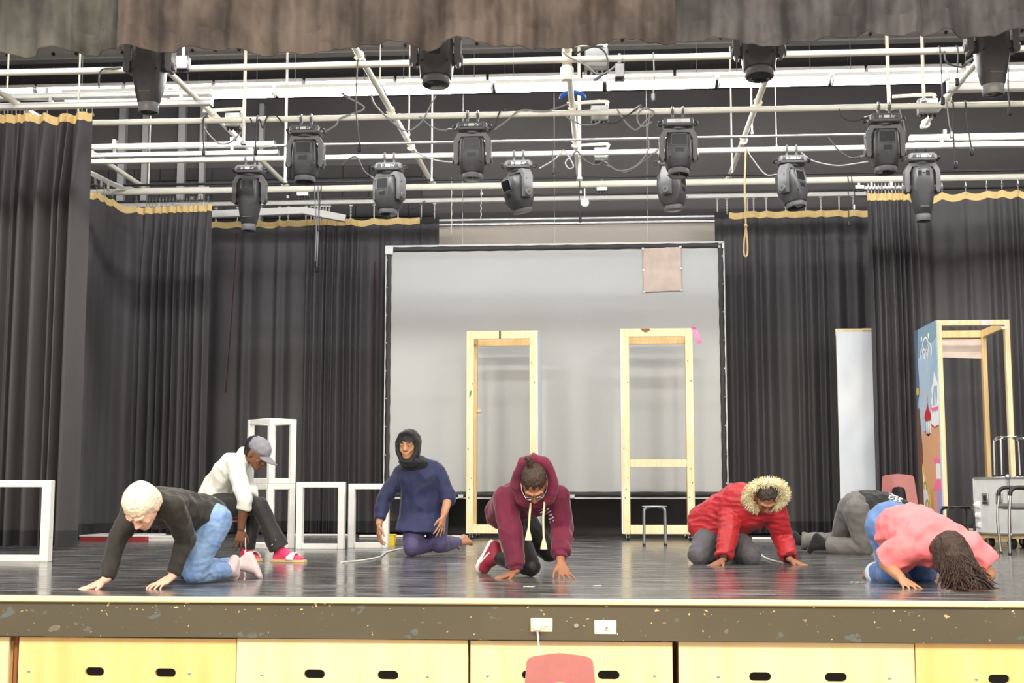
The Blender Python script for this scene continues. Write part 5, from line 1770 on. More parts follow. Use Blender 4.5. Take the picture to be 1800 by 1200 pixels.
class Person:
    """joints are world points; garments are grown over the same skeleton"""

    def __init__(s, label, J, k=1.0, build=1.0, hk=1.0):
        s.J = {a: np.asarray(b, float) for a, b in J.items()}
        j = s.J
        s.k, s.b = k, build
        s.up = nrm(j['chest'] - j['pelvis'])
        sd = nrm(j['shl'] - j['shr'])
        s.sd = nrm(sd - s.up * np.dot(sd, s.up))
        s.fw = np.cross(s.up, s.sd)
        hs = nrm(j['hipl'] - j['hipr'])
        s.hs = hs
        s.Ft = np.stack([s.sd, s.fw, s.up], 1)
        hu = nrm(s.up - hs * np.dot(s.up, hs))
        s.Fh = np.stack([hs, np.cross(hu, hs), hu], 1)
        s.mid = (j['pelvis'] + j['chest']) / 2 if 'mid' not in j else j['mid']
        base = j['pelvis'].copy()
        base[2] = 0
        s.root = thing('person', label, 'person', base)
        s.hk = hk

    def torso(s, fl, g=0.0, lo=0.0, hips=True, chest=True):
        j, b = s.J, s.b
        pe = nd(j['pelvis'], np.array([.165 * b + g, .115 * b + g, .1 + g]), s.Fh)
        mi = nd(s.mid, np.array([.142 * b + g, .108 * b + g, .09 + g]), s.Ft)
        ce = nd(j['chest'], np.array([.16 * b + g, .112 * b + g, .11 + g]), s.Ft)
        if hips:
            fl.hull(pe, mi)
        if chest:
            fl.hull(mi, ce)
            sh = [nd(j[q] * .93 + j['chest'] * .07, .058 + g) for q in ('shl', 'shr')]
            fl.hull(ce, *sh)
            fl.hull(sh[0], sh[1], nd(j['neck'], .06 + g * .6))
        return fl

    def arm(s, fl, S, g=0.0, end=1.0, start=0, r=(.055, .043, .041, .03)):
        j = s.J
        a, e, w_ = j['sh' + S], j['el' + S], j['wr' + S]
        r = [q + g for q in r]
        if end <= 1:
            c = a + (e - a) * end
            rr = r[0] + (r[1] - r[0]) * end
            fl.hull(nd(a, r[0]), disc(c, e - a, rr * 1.12))
        else:
            fl.cap(a, e, r[0], r[1])
            t = min(1, end - 1)
            c = e + (w_ - e) * t
            m1 = e + (w_ - e) * min(.3, t * .5)
            fl.cap(e, m1, r[1], r[2])
            fl.hull(nd(m1, r[2]), disc(c, w_ - e, r[2] + (r[3] - r[2]) * t))
        return fl

    def leg(s, fl, S, g=0.0, end=2.0, hip=True, r=(.088, .056, .052, .035), flare=0.0):
        j = s.J
        a, e, w_ = j['hip' + S], j['kn' + S], j['an' + S]
        b = s.b
        r = [r[0] * b + g, r[1] * b + g, r[2] * b + g, r[3] + g]
        m0 = a + (e - a) * .45
        fl.cap(a, m0, r[0], r[0] * .88)
        fl.cap(m0, e, r[0] * .88, r[1])
        t = end - 1
        if t > 0:
            c = e + (w_ - e) * t
            m1 = e + (w_ - e) * .3 - np.array([0, 0, 0])
            fl.cap(e, m1, r[1], r[2])
            fl.hull(nd(m1, r[2]), disc(c, w_ - e, r[2] + (r[3] - r[2]) * t + flare))
        return fl

    def foot(s, fl, S, g=0.0):
        j = s.J
        an, he, to = j['an' + S], j['he' + S], j['to' + S]
        ax = nrm(to - he)
        sd = nrm(np.cross(ax, an - he)) if np.linalg.norm(np.cross(ax, an - he)) > 1e-4 else s.hs
        nn = np.cross(sd, ax)
        F = np.stack([sd, ax, nn], 1)
        ball = he + (to - he) * .72
        fl.hull(nd(an, .036 + g), nd(he, .03 + g))
        fl.hull(nd(an, .034 + g), nd(ball, np.array([.043, .03, .022]) + g, F), nd(he, .028 + g))
        fl.hull(nd(ball, np.array([.043, .03, .022]) + g, F), nd(to, np.array([.034, .018, .015]) + g, F))
        return F

    def body(s, m, fd, up, hands, k=1.0, iris=None, brow=None, eyes=True):
        fl = Flesh()
        s.torso(fl)
        s.arm(fl, 'l', end=2), s.arm(fl, 'r', end=2)
        s.leg(fl, 'l'), s.leg(fl, 'r')
        s.foot(fl, 'l'), s.foot(fl, 'r')
        F, L = head(fl, s.J['head'], fd, up, s.J['neck'], k)
        fl.hull(nd(s.J['neck'], .055), nd(s.J['neck'] * .6 + s.J['chest'] * .4, .07))
        for S, (d, n, kw) in hands.items():
            w_ = s.J['wr' + S]
            fl.cap(w_ + (s.J['el' + S] - w_) * .12, w_, .028, .0235)
            hand(fl, w_, np.array(d), np.array(n), 1 if S == 'l' else -1, **kw)
        s.F, s.L, s.hkk = F, L, k
        s.bodyo = fl.build('body', m, s.root, .0052, 3)
        if eyes:
            face_bits(s.root, L, F, k, iris or M['iris'], brow or M['iris'])
        return F, L


def hair_cap(p, m, grow=.010, back=.02, low=0.0, name='hair', extra=None, voxel=.006, wr=.004, front=.0):
    """skull cap of hair, leaving the face free"""
    L, F, k = p.L, p.F, p.hkk
    fl = Flesh()
    fl.hull(nd(L(0, -.022 + front, .042), np.array([.073 + grow, .088 + grow, .076 + grow]) * k, F), nd(L(0, -.05, -.0 - low), np.array([.066 + grow, .052 + grow, .06]) * k, F))
    if extra:
        extra(fl, L, F, k)
    return fl.build(name, m, p.root, voxel, 3, wr, (38, 38, 38))


def J3(**kw):
    return {a: at(*b) for a, b in kw.items()}


UP = np.array([0, 0, 1.0])

# ---------------------------------------------------------------- A: crawling, black sweater, pale hair
J = J3(pelvis=(366, 908, 8.28), chest=(278, 892, 7.88), mid=(325, 896, 8.1), neck=(263, 880, 7.72), head=(250, 890, 7.53),
       shr=(238, 892, 7.98), elr=(206, 952, 7.86), wrr=(186, 1019, 7.76), shl=(303, 890, 7.72), ell=(328, 948, 7.9), wrl=(304, 1012, 7.86),
       hipl=(380, 914, 8.17), hipr=(352, 908, 8.36), knl=(340, 1006, 8.12), knr=(322, 1000, 8.5), anl=(404, 1002, 8.46), anr=(424, 992, 8.76),
       hel=(412, 984, 8.5), tol=(409, 1014, 8.56), her=(438, 978, 8.78), tor=(456, 1013, 8.74))
A = Person('person with white-blond hair crawling in a black sweater and blue jeans', J, build=1.0)
A.body(SKIN_P, (-.2, -.5, -.85), (-.16, -.8, .55), {'l': ((-.45, -.9, 0), UP, dict(k=1.05, drop=.42)), 'r': ((-.75, -.65, 0), UP, dict(k=1.1, drop=.42))}, k=1.12, brow=SKIN_P)
m = cloth('black_knit', (0.02, 0.018, 0.015), (0.028, 0.025, 0.021), .8)
f = Flesh(); A.torso(f, .016); A.arm(f, 'l', .013, 1.93, r=(.062, .05, .046, .03)); A.arm(f, 'r', .013, 1.97, r=(.062, .05, .046, .03))
f.build('sweater', m, A.root, .0075, 7, .011, (9, 9, 9), 1)
m = cloth('light_blue_denim', (104, 136, 184), (138, 168, 208), .8, bump=.15, scale=7)
f = Flesh(); f.hull(nd(A.J['pelvis'], np.array([.178, .132, .095]), A.Fh), nd(A.J['pelvis'] + A.up * .06, np.array([.165, .122, .05]), A.Fh))
A.leg(f, 'l', .013, 1.9); A.leg(f, 'r', .013, 1.9)
f.build('jeans', m, A.root, .0075, 6, .006, (14, 14, 22), 2)
m = cloth('pinkish_white_sock', (226, 208, 206), (208, 186, 188))
for S in 'lr':
    f = Flesh(); A.foot(f, S, .006); f.hull(nd(A.J['an' + S], .04), disc(A.J['an' + S] + (A.J['kn' + S] - A.J['an' + S]) * .16, A.J['kn' + S] - A.J['an' + S], .042))
    f.build('sock', m, A.root, .006, 2)
hair_cap(A, HAIR('white_blond_hair', (246, 240, 224), (224, 212, 186)), .016, low=.02, front=.008)

# ---------------------------------------------------------------- B: seated, white shirt, cap
J = J3(pelvis=(372, 880, 11.12), chest=(408, 822, 11.05), mid=(384, 852, 11.1), neck=(430, 800, 11.0), head=(452, 797, 10.94),
       shr=(413, 818, 10.9), elr=(430, 876, 10.72), wrr=(424, 930, 10.78), shl=(428, 812, 11.2), ell=(438, 862, 11.28), wrl=(444, 880, 11.08),
       hipr=(380, 888, 11.0), hipl=(384, 886, 11.22), knr=(456, 888, 10.82), knl=(448, 890, 11.16), anr=(492, 966, 10.86), anl=(432, 966, 11.14),
       her=(487, 979, 10.88), tor=(528, 982, 10.8), hel=(428, 980, 11.14), tol=(452, 981, 11.0))
B = Person('person bending forward on a chair in a white shirt, grey cap and pink socks', J)
B.body(SKIN_D, (.78, -.25, -.58), (.5, -.12, .85), {'r': ((-.1, .05, -1), (0.3, -1, 0), dict(k=1, drop=.0, curl=(.2, .4, .4))), 'l': ((.5, -.7, -.3), UP, dict(drop=.2))}, k=1.08)
m = cloth('white_cotton', (236, 237, 230), (222, 223, 214), .8)
f = Flesh(); B.torso(f, .02); B.arm(f, 'r', .018, 1.35, r=(.06, .05, .046, .04)); B.arm(f, 'l', .018, 1.7, r=(.06, .05, .046, .034))
f.hull(nd(B.J['neck'], .06), disc(B.J['neck'] * .5 + B.J['head'] * .5, B.J['head'] - B.J['neck'], .058))
f.build('shirt', m, B.root, .008, 7, .013, (7, 7, 7), 3)
m = cloth('black_track_pants', (0.013, 0.013, 0.014), (0.019, 0.019, 0.021), .65)
f = Flesh(); f.hull(nd(B.J['pelvis'], np.array([.182, .135, .105]), B.Fh))
B.leg(f, 'l', .02, 1.97, flare=.025); B.leg(f, 'r', .02, 1.97, flare=.03)
o = f.build('trousers', m, B.root, .008, 4, .007, (8, 8, 5), 4)
q = B.J['anr'] + (B.J['knr'] - B.J['anr']) * .18
MB().prism([(-.02, -.03), (.005, -.01), (.02, .03), (0, .005)], 0, .003, np.array([[1, 0, 0], [0, 0, -1], [0, 1, 0.]]), q + [.0, -.078, 0]).build('trouser_mark', M['white_print'], B.root, world=True)
m = cloth('hot_pink_sock', (236, 70, 118), (222, 52, 100))
ms, mw = mat('tan_sandal_sole', (214, 186, 132), .6), mat('white_sandal_strap', (240, 236, 230), .5)
for S in 'rl':
    f = Flesh(); Fx = B.foot(f, S, .007); an = B.J['an' + S]
    f.hull(nd(an, .042), disc(an + (B.J['kn' + S] - an) * .1, B.J['kn' + S] - an, .042))
    f.build('sock', m, B.root, .006, 2)
    he, to = B.J['he' + S].copy(), B.J['to' + S].copy()
    d = nrm([to[0] - he[0], to[1] - he[1], 0]); sd = np.array([-d[1], d[0], 0])
    poly = [he - d * .05 + sd * .03, he + sd * .045, he + (to - he) * .5 + sd * .045, to + sd * .052, to + d * .05 + sd * .02, to + d * .05 - sd * .02, to - sd * .052, he + (to - he) * .5 - sd * .045, he - sd * .045, he - d * .05 - sd * .03]
    MB().prism([(q[0], q[1]) for q in poly], .002, .022).build('sandal_sole', ms, B.root, world=True)
    c = he + (to - he) * .72
    P = [[c + d * (.07 * (i / 3 - .6)) + sd * (.058 * cos(a)) + UP * (-c[2] + .018 + .062 * sin(a)) for a in np.linspace(0, pi, 12)] for i in range(4)]
    o = MB().grid(P).build('sandal_strap', mw, B.root, world=True, angle=0); o.data.shade_smooth(); o.modifiers.new('t', 'SOLIDIFY').thickness = .006
hair_cap(B, HAIR('black_hair', (24, 21, 20), (40, 35, 32)), .006, low=.015, front=-.02)
L, F, k = B.L, B.F, B.hkk
f = Flesh(); f.hull(nd(L(0, -.012, .055), np.array([.09, .108, .075]) * k, F), disc(L(0, -.008, .038), F[:, 2], .09 * k, F=F, ry=.106 * k))
cap = f.build('cap', cloth('grey_cap_cotton', (142, 142, 150), (120, 120, 130)), B.root, .006, 2, .002)
P = [[L(.075 * cos(a), .075 + (.02 + .1 * t) * sin(a), .04 - .012 * t - .02 * cos(a) ** 2) for a in np.linspace(.05, pi - .05, 14)] for t in np.linspace(0, 1, 5)]
o = MB().grid(P).build('cap_brim', cloth('grey_brim', (130, 130, 138)), B.root, world=True, angle=0); o.data.shade_smooth(); o.modifiers.new('t', 'SOLIDIFY').thickness = .006
school_chair((B.J['pelvis'][0] + .11, 11.14, 0), radians(12), 'maroon chair under the person in the white shirt').scale = (1, 1, .88)

# ---------------------------------------------------------------- C: kneeling upright, navy tunic, black headscarf
J = J3(pelvis=(745, 905, 12.15), chest=(737, 838, 12.1), neck=(728, 812, 12.02), head=(718, 783, 11.9),
       shr=(706, 832, 12.15), elr=(674, 878, 12.05), wrr=(666, 922, 11.95), shl=(768, 828, 12.05), ell=(788, 875, 12.05), wrl=(780, 906, 11.86),
       hipr=(732, 912, 12.15), hipl=(762, 912, 12.2), knr=(724, 962, 11.93), knl=(772, 956, 12.1), anr=(782, 952, 12.33), anl=(806, 953, 12.5),
       her=(792, 946, 12.36), tor=(806, 962, 12.45), hel=(815, 944, 12.55), tol=(828, 956, 12.6))
Cc = Person('kneeling person in a navy tunic and black headscarf', J, build=1.2)
Cc.root['label'] = 'person kneeling upright in a navy tunic and black headscarf'
Cc.body(SKIN_T, (-.14, -.98, -.06), (0, -.05, 1), {'l': ((-.2, -.1, -1), (.8, -.5, .2), dict(drop=.0, fan=.3, curl=(.05, .15, .2))), 'r': ((.05, -.1, -1), (-.8, -.5, 0), dict(drop=.0, curl=(.15, .35, .4)))}, k=1.1)
m = cloth('navy_jersey', (40, 47, 88), (32, 38, 72), .75)
f = Flesh(); Cc.torso(f, .03); Cc.arm(f, 'l', .02, 1.12, r=(.06, .052, .05, .04)); Cc.arm(f, 'r', .02, 1.8, r=(.06, .05, .046, .03))
low = Cc.J['pelvis'] + np.array([-.01, -.08, -.13])
f.hull(nd(Cc.J['pelvis'], np.array([.225, .17, .12]), Cc.Fh), disc(low, UP, .245, F=Cc.Fh, ry=.19))
f.hull(nd(Cc.mid, np.array([.2, .16, .1]), Cc.Ft), nd(Cc.J['pelvis'], np.array([.225, .17, .12]), Cc.Fh))
f.build('tunic', m, Cc.root, .008, 8, .012, (7, 7, 5), 5)
m = cloth('dusky_purple_leggings', (78, 72, 112), (66, 60, 98), .7)
f = Flesh(); f.hull(nd(Cc.J['pelvis'], np.array([.18, .13, .1]), Cc.Fh)); Cc.leg(f, 'l', .014, 1.95); Cc.leg(f, 'r', .014, 1.95)
f.build('leggings', m, Cc.root, .008, 4, .004, (9, 9, 9), 6)
L, F, k = Cc.L, Cc.F, Cc.hkk
m = cloth('black_scarf', (0.011, 0.011, 0.012), (0.017, 0.017, 0.018), .75)
f = Flesh(); f.hull(nd(L(0, -.03, .035), np.array([.1, .11, .105]) * k, F), nd(L(0, -.05, -.07), np.array([.085, .075, .06]) * k, F))
for s in (-1, 1):
    f.chain([L(s * .05, .05, .095), L(s * .085, .035, .03), L(s * .08, .03, -.05), L(s * .04, .05, -.118)], [.018, .02, .022, .024])
f.chain([L(-.05, .05, .095), L(0, .066, .108), L(.05, .05, .095)], [.018, .018, .018])
f.hull(nd(L(0, .0, -.13), np.array([.085, .085, .04]) * k, F), nd(Cc.J['neck'] + [0, 0, -.01], np.array([.1, .1, .045]), F), nd(L(0, .045, -.12), np.array([.05, .035, .02]) * k, F))
f.hull(nd(Cc.J['neck'] + [0, 0, .0], np.array([.14, .135, .06]), F), nd(Cc.J['chest'] + Cc.fw * .15 + UP * .0, np.array([.15, .045, .065]), Cc.Ft), nd(Cc.J['shr'] * .6 + Cc.J['chest'] * .4 + UP * .03, .07), nd(Cc.J['shl'] * .4 + Cc.J['chest'] * .6 + UP * .03, .07))
f.build('headscarf', m, Cc.root, .0065, 4, .005, (12, 12, 12), 7)

# ---------------------------------------------------------------- D: maroon hoodie, head down
J = J3(pelvis=(888, 900, 9.5), chest=(934, 872, 9.1), mid=(908, 884, 9.3), neck=(940, 856, 8.94), head=(939, 850, 8.78),
       shr=(888, 876, 9.0), elr=(899, 940, 8.94), wrr=(908, 1003, 8.9), shl=(980, 874, 9.02), ell=(988, 930, 9.12), wrl=(985, 986, 8.92),
       hipr=(894, 914, 9.42), hipl=(914, 905, 9.58), knr=(934, 996, 9.08), knl=(966, 972, 9.66), anr=(872, 980, 9.38), anl=(944, 962, 10.0),
       her=(870, 960, 9.42), tor=(851, 1000, 9.42), hel=(938, 952, 10.05), tol=(944, 968, 10.1))
D = Person('person on hands and knees in a maroon hoodie, black leggings and maroon sneakers', J, build=1.0)
D.body(SKIN_B, (.03, -.45, -.89), (.0, -.88, .45), {'r': ((-.9, -.45, 0), UP, dict(k=1.05, drop=.4)), 'l': ((.28, -.5, -.8), (.4, -1, .3), dict(k=1.05, drop=.0, fan=.34, curl=(-.15, .1, .2)))}, k=1.08)
m = cloth('maroon_fleece', (112, 28, 60), (96, 22, 50), .85, sheen=.3)
N_, L_ = m.node_tree.nodes, m.node_tree.links
f = Flesh(); D.torso(f, .026)
for S, e in (('r', 1.97), ('l', 1.9)):
    D.arm(f, S, .022, e - .12, r=(.064, .056, .054, .04))
    j = D.J
    c0, c1 = j['el' + S] + (j['wr' + S] - j['el' + S]) * (e - 1.16), j['el' + S] + (j['wr' + S] - j['el' + S]) * (e - 1.0)
    f.hull(disc(c0, c1 - c0, .043), disc(c1, c1 - c0, .042))
L, F, k = D.L, D.F, D.hkk
for s in (-1, 1):   # hood lying round the head and neck
    f.chain([L(s * .06, -.12, .05), L(s * .105, -.075, .0), L(s * .115, -.01, -.06), L(s * .085, .045, -.115), L(s * .02, .07, -.15)], [.04, .04, .036, .032, .026])
f.chain([L(-.06, -.12, .05), L(0, -.135, .06), L(.06, -.12, .05)], [.04, .04, .04])
f.hull(nd(L(0, -.13, .0), .055), nd(D.J['chest'] + D.up * .05 - D.fw * .05, .1))
hood = f.build('hoodie', m, D.root, .0075, 6, .014, (8, 8, 6), 8)
m = cloth('black_leggings', (0.006, 0.006, 0.0065), (0.009, 0.009, 0.01), .6)
f = Flesh(); f.hull(nd(D.J['pelvis'], np.array([.178, .128, .1]), D.Fh)); D.leg(f, 'r', .01, 1.93); D.leg(f, 'l', .01, 1.93)
f.build('leggings', m, D.root, .0075, 4, .003, (10, 10, 10), 9)
m, mw = cloth('maroon_sneaker', (150, 34, 58), (126, 26, 48), .6), mat('white_rubber', (240, 232, 230), .45)
for S in 'rl':
    f = Flesh(); Fx = D.foot(f, S, .012); an = D.J['an' + S]
    sh = f.build('sneaker', m, D.root, .006, 2)
    he, to = D.J['he' + S], D.J['to' + S]
    ax = nrm(to - he); nn = Fx[:, 2] * (-1 if np.dot(Fx[:, 2], an - he) > 0 else 1); sdv = Fx[:, 0]
    secs = []
    for t, wd in ((-.18, .018), (-.1, .034), (.2, .036), (.5, .038), (.8, .05), (1.05, .046), (1.2, .022)):
        c = he + (to - he) * t + nn * .03
        secs.append([c + sdv * wd + nn * -.012, c + sdv * wd * 1.02 + nn * .014, c - sdv * wd * 1.02 + nn * .014, c - sdv * wd + nn * -.012])
    MB().loft(secs).build('sole', mw, D.root, world=True)
    st = MB()
    for t in (.35, .45, .55):
        c = he + (to - he) * t - nn * .045
        st.tube([c + sdv * .03 + nn * .01, c - nn * .014, c - sdv * .03 + nn * .01], .005, 6)
    st.build('laces', mw, D.root, world=True)
    c = he + (to - he) * .3
    MB().tube([c + sdv * .05 - nn * .03, c + sdv * .052 + ax * .04 - nn * .01, c + sdv * .054 + ax * .09 + nn * .005], .006, 6).tube([c - sdv * .05 - nn * .03, c - sdv * .052 + ax * .04 - nn * .01, c - sdv * .054 + ax * .09 + nn * .005], .006, 6).build('stripe', mw, D.root, world=True)


def bun(fl, L, F, k):
    fl.hull(nd(L(.02, -.07, .13), .026), nd(L(.03, -.09, .155), .022))
    fl.hull(nd(L(0, -.05, .1), .03), nd(L(.02, -.07, .13), .018))


hair_cap(D, HAIR('dark_brown_hair', (44, 33, 28), (76, 58, 46)), .008, extra=bun, wr=.004)
L, F = D.L, D.F
for s in (-1, 1):
    MB().tube([L(s * x, .102 * (1) - .00, .004 + y) for x, y in ((.012, 0), (.018, .016), (.032, .02), (.048, .014), (.05, -.004), (.034, -.016), (.018, -.012), (.012, 0))], .0022, 5).tube([L(s * .05, .1, .004), L(s * .075, .05, .006), L(s * .08, 0, .004)], .002, 5).build('glasses', M['galv'], D.root, world=True)
mc = mat('cream_drawstring', (222, 212, 172), .75)
for px, y0, y1, y2 in ((931, 884, 905, 934), (955, 882, 910, 950)):
    P = [at(px + 2, y0, 8.85), at(px, y1, 8.82), at(px - 2 + 3 * (px > 940), y2, 8.83)]
    o = MB().tube(P, [.006] * 13 if False else .007, 8, 6).build('drawstring', mc, D.root, world=True)
    MB().lathe([(.006, 0), (.012, -.02), (.022, -.06), (.024, -.075), (.0, -.078)], 12, P[2] + [0, 0, .02]).build('tassel', mc, o, world=True)
print_on(hood, (962, 905), 15, 10, 62, lambda a, b: abs(((a + 1) * 2.6) % 1 - .5) > .3 and noise.noise(Vector((a * 4, b * 4, 7))) > -.2, 'chest_print', D.root)

# ---------------------------------------------------------------- E: red jacket with fur hood
J = J3(pelvis=(1258, 928, 11.1), chest=(1312, 888, 10.88), mid=(1280, 906, 11.0), neck=(1332, 872, 10.76), head=(1346, 874, 10.62),
       shr=(1284, 886, 10.92), elr=(1281, 936, 10.76), wrr=(1271, 984, 10.62), shl=(1360, 894, 10.78), ell=(1375, 942, 10.92), wrl=(1388, 983, 10.74),
       hipr=(1248, 940, 11.05), hipl=(1280, 940, 11.05), knr=(1226, 976, 10.8), knl=(1320, 976, 10.78), anr=(1262, 974, 11.12), anl=(1290, 974, 11.12),
       her=(1260, 962, 11.2), tor=(1268, 972, 11.32), hel=(1288, 962, 11.2), tol=(1292, 972, 11.3))
E_ = Person('person kneeling in a red winter jacket with a fur-trimmed hood', J, build=1.1)
E_.body(SKIN_B, (.06, -.5, -.86), (.1, -.84, .52), {'r': ((-.75, -.65, 0), UP, dict(drop=.4, k=1.1)), 'l': ((.85, -.5, 0), UP, dict(drop=.4, k=1.1))}, k=1.06)
m = cloth('red_nylon', (184, 40, 48), (166, 30, 40), .5, bump=.3, bscale=18, sheen=.1)
f = Flesh(); E_.torso(f, .045); E_.arm(f, 'l', .032, 1.93, r=(.068, .056, .052, .036)); E_.arm(f, 'r', .032, 1.9, r=(.068, .056, .052, .036))
low = E_.J['pelvis'] - E_.up * .07
f.hull(nd(E_.J['pelvis'], np.array([.235, .18, .1]), E_.Fh), disc(low + UP * .0, E_.up, .24, F=np.stack([E_.sd, E_.fw, E_.up], 1), ry=.2), nd(E_.mid, np.array([.21, .165, .1]), E_.Ft))
L, F, k = E_.L, E_.F, E_.hkk
f.hull(nd(L(0, -.1, -.02), .08), nd(E_.J['neck'], .1), nd(L(0, -.06, -.08), .09))
f.build('jacket', m, E_.root, .008, 3, .009, (7, 7, 20), 10)
for S in 'lr':
    w_, e = E_.J['wr' + S], E_.J['el' + S]
    MB().loft([disc(w_ + (e - w_) * t, w_ - e, r) for t, r in ((.3, .044), (.1, .043), (.02, .04), (.02, .03), (.2, .03))]).build('cuff', M['black'], E_.root, world=True)
m = cloth('grey_trousers', (88, 87, 94), (76, 75, 82), .75)
f = Flesh(); f.hull(nd(E_.J['pelvis'], np.array([.19, .14, .1]), E_.Fh)); E_.leg(f, 'r', .022, 1.95); E_.leg(f, 'l', .022, 1.95)
f.build('trousers', m, E_.root, .008, 4, .007, (8, 8, 8), 11)
for S in 'lr':
    f = Flesh(); E_.foot(f, S, .012); f.build('shoe', M['black'], E_.root, .007, 2)
hair_cap(E_, HAIR('dark_hair', (46, 38, 36), (82, 68, 62)), .008)
# fur ring: a padded band with tufts
fm = mat('cream_fur', (243, 236, 206), .9, col2=(206, 190, 136), scale=24, bump=.4, bscale=90)
ring = []
for a in np.linspace(-.42 * pi, 1.42 * pi, 34):
    ring.append(L(.138 * cos(a), .03 - .075 * (.5 + .5 * sin(a)), .012 + .132 * sin(a)))
fb = MB().tube(ring, .034, 10)
fo = fb.build('fur_trim', fm, E_.root, world=True)
tf_ = MB()
rr = random.Random(3)
for i in range(1500):
    t = rr.random() * (len(ring) - 1.001)
    a = int(t)
    c = ring[a] + (ring[a + 1] - ring[a]) * (t - a)
    ax = nrm(ring[a + 1] - ring[a])
    d = nrm(np.cross(ax, [rr.gauss(0, 1), rr.gauss(0, 1), rr.gauss(0, 1)]))
    d2 = nrm(d + nrm(c - L(0, .0, .012)) * .5 + np.array([rr.gauss(0, .2) for _ in range(3)]))
    p0 = c + d * .028
    p1 = p0 + d2 * rr.uniform(.018, .036)
    x = frame_z(d2)
    tf_.add([p0 + x[:, 0] * .005, p0 - x[:, 0] * .003 + x[:, 1] * .004, p0 - x[:, 0] * .003 - x[:, 1] * .004, p1], [(0, 1, 3), (1, 2, 3), (2, 0, 3)])
o = tf_.build('fur_tufts', fm, fo, world=True, angle=0)
o['kind'] = 'stuff'
zp = [E_.J['neck'] + E_.fw * .12 - E_.up * .02, E_.J['chest'] + E_.fw * .165, E_.mid + E_.fw * .18, E_.J['pelvis'] + E_.fw * .2]
MB().tube(zp, .006, 6, 5).build('zip', M['galv'], E_.root, world=True)

# ---------------------------------------------------------------- F: grey trousers, black shirt, facing away
J = J3(pelvis=(1501, 892, 12.65), chest=(1572, 898, 12.9), mid=(1536, 886, 12.78), neck=(1600, 915, 12.95), head=(1616, 930, 12.98),
       shr=(1574, 905, 12.72), elr=(1590, 945, 12.75), wrr=(1615, 970, 12.7), shl=(1582, 898, 13.08), ell=(1600, 942, 13.1), wrl=(1625, 962, 13.1),
       hipr=(1506, 898, 12.54), hipl=(1494, 894, 12.74), knr=(1520, 962, 12.56), knl=(1474, 952, 12.95), anr=(1450, 958, 12.72), anl=(1404, 950, 13.05),
       her=(1436, 944, 12.76), tor=(1424, 967, 12.78), hel=(1396, 940, 13.08), tol=(1388, 952, 13.1))
Fp = Person('person crawling away in grey trousers, black shirt and black socks', J, build=1.08)
Fp.body(SKIN_B, (.7, .1, -.7), (.7, .1, .7), {'r': ((1, .1, -.1), UP, dict(drop=.3)), 'l': ((1, .2, -.1), UP, dict(drop=.3))}, k=1.05, eyes=False)
m = cloth('black_tee', (0.015, 0.016, 0.017), (0.022, 0.023, 0.024), .8)
f = Flesh(); Fp.torso(f, .026, hips=False); Fp.arm(f, 'r', .03, .9); Fp.arm(f, 'l', .03, .9)
f.hull(nd(Fp.mid, np.array([.18, .145, .1]), Fp.Ft), nd(Fp.J['pelvis'] + Fp.up * .05, np.array([.2, .16, .06]), Fp.Ft))
fsh = f.build('shirt', m, Fp.root, .008, 4, .012, (8, 8, 8), 12)
m = cloth('grey_chinos', (112, 110, 107), (98, 96, 94), .8)
f = Flesh(); f.hull(nd(Fp.J['pelvis'], np.array([.195, .155, .11]), Fp.Fh), nd(Fp.J['pelvis'] + Fp.up * .07, np.array([.18, .14, .06]), Fp.Fh)); Fp.leg(f, 'r', .026, 1.92, flare=.02); Fp.leg(f, 'l', .026, 1.92, flare=.02)
f.build('trousers', m, Fp.root, .008, 4, .008, (8, 8, 8), 13)
print_on(fsh, (1574, 875), 13, 6, 14, lambda a, b: noise.noise(Vector((a * 4, b * 3, 3))) > -.05, 'shirt_print', Fp.root)
m = cloth('black_sock', (0.01, 0.01, 0.011), None, .9)
for S in 'lr':
    f = Flesh(); Fp.foot(f, S, .012); f.hull(nd(Fp.J['an' + S], .046), disc(Fp.J['an' + S] + (Fp.J['kn' + S] - Fp.J['an' + S]) * .12, Fp.J['kn' + S] - Fp.J['an' + S], .05))
    f.build('sock', m, Fp.root, .007, 2)
hair_cap(Fp, HAIR('black_hair_short', (24, 21, 20), (40, 35, 32)), .01, low=.03)

# ---------------------------------------------------------------- G: coral shirt, head on the floor
J = J3(pelvis=(1564, 922, 8.8), chest=(1638, 952, 8.36), mid=(1602, 930, 8.6), neck=(1660, 962, 8.2), head=(1668, 976, 8.06),
       shr=(1602, 960, 8.32), elr=(1557, 990, 8.46), wrr=(1584, 1016, 8.2), shl=(1704, 962, 8.32), ell=(1738, 1010, 8.34), wrl=(1692, 1029, 8.08),
       hipr=(1558, 932, 8.8), hipl=(1590, 928, 8.92), knr=(1572, 1006, 8.62), knl=(1625, 1004, 8.75), anr=(1536, 1008, 8.94), anl=(1594, 1000, 9.1),
       her=(1528, 1004, 8.99), tor=(1522, 1008, 9.12), hel=(1590, 996, 9.15), tol=(1586, 1002, 9.3))
G_ = Person('person bowed to the floor in a coral T-shirt and jeans with long brown hair', J, build=1.22)
G_.body(SKIN_T, (.1, -.35, -.93), (.2, -.9, .38), {'r': ((.25, -.95, 0), UP, dict(drop=.42, fan=.3)), 'l': ((-.95, -.2, 0), UP, dict(drop=.3))}, k=1.1)
m = cloth('coral_jersey', (246, 138, 142), (240, 118, 126), .8)
f = Flesh(); G_.torso(f, .026, hips=False); G_.arm(f, 'r', .034, .86, r=(.068, .06, .05, .03)); G_.arm(f, 'l', .034, .68, r=(.068, .06, .05, .03))
f.hull(nd(G_.mid, np.array([.205, .165, .1]), G_.Ft), nd(G_.J['pelvis'] + G_.up * .12, np.array([.2, .155, .05]), G_.Ft))
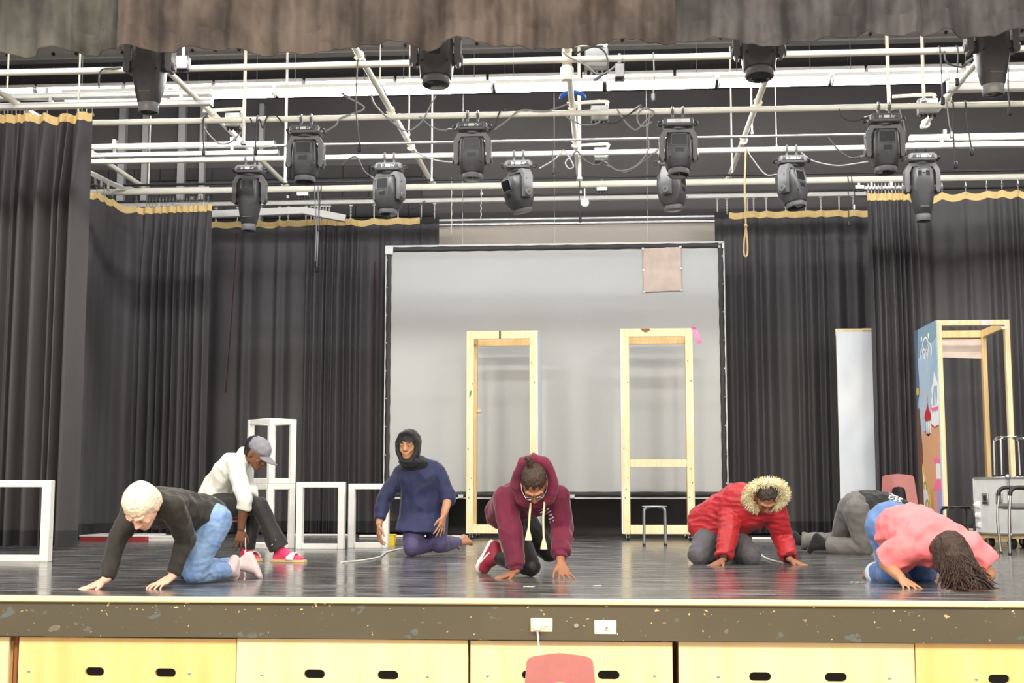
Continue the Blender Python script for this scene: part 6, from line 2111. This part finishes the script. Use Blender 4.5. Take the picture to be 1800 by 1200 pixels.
f.build('t_shirt', m, G_.root, .008, 12, .016, (8, 8, 8), 14)
m = cloth('mid_blue_denim', (70, 104, 162), (104, 138, 190), .8, bump=.15)
f = Flesh(); f.hull(nd(G_.J['pelvis'], np.array([.208, .16, .12]), G_.Fh), nd(G_.J['pelvis'] + G_.up * .05, np.array([.2, .15, .06]), G_.Fh)); G_.leg(f, 'r', .018, 1.85, flare=.012); G_.leg(f, 'l', .018, 1.85, flare=.012)
f.build('jeans', m, G_.root, .008, 4, .007, (8, 8, 8), 15)
mcf = cloth('pale_denim_cuff', (196, 212, 232))
for S in 'rl':
    a, e = G_.J['an' + S], G_.J['kn' + S]
    MB().loft([disc(a + (e - a) * t, a - e, r) for t, r in ((.24, .068), (.22, .076), (.1, .076), (.08, .07), (.1, .06))]).build('jeans_cuff', mcf, G_.root, world=True)
hm = HAIR('long_brown_hair', (44, 31, 26), (74, 54, 44))
L, F, k = G_.L, G_.F, G_.hkk


def longhair(fl, L, F, k):
    for s in (-1, 1):
        fl.hull(nd(L(s * .06, -.03, .03), np.array([.035, .06, .06]) * k, F), nd(L(s * .075, .06, .0), .03), nd(L(s * .05, .12, .02), .02))
    fl.hull(nd(L(0, .03, .1), np.array([.08, .04, .03]) * k, F), nd(L(-.03, .12, .075), np.array([.07, .03, .025]) * k, F))


ho = hair_cap(G_, hm, .016, low=.04, extra=longhair, wr=.003)
st = MB()
rr = random.Random(12)
for i in range(620):
    a = rr.uniform(-1, 1)
    b = rr.uniform(0, 1)
    p0 = L(a * .085, -.05 + .09 * b, .118 - .05 * a * a - .02 * b)
    p1 = L(a * .1, .03 + .06 * b, .125 - .05 * a * a)
    p2 = np.array([p1[0] + rr.uniform(-.04, .07) + a * .04, p1[1] - rr.uniform(-.03, .06), max(.03, p1[2] - rr.uniform(.03, .12))])
    p3 = np.array([p2[0] + rr.uniform(-.05, .1), p2[1] - rr.uniform(-.02, .05), max(.012, p2[2] - rr.uniform(.03, .16))])
    st.tube([p0, p1, p2, p3], [.0034] * 10 if False else .0034, 4, 3)
o = st.build('hair_strands', hm, ho, world=True)
o['kind'] = 'stuff'
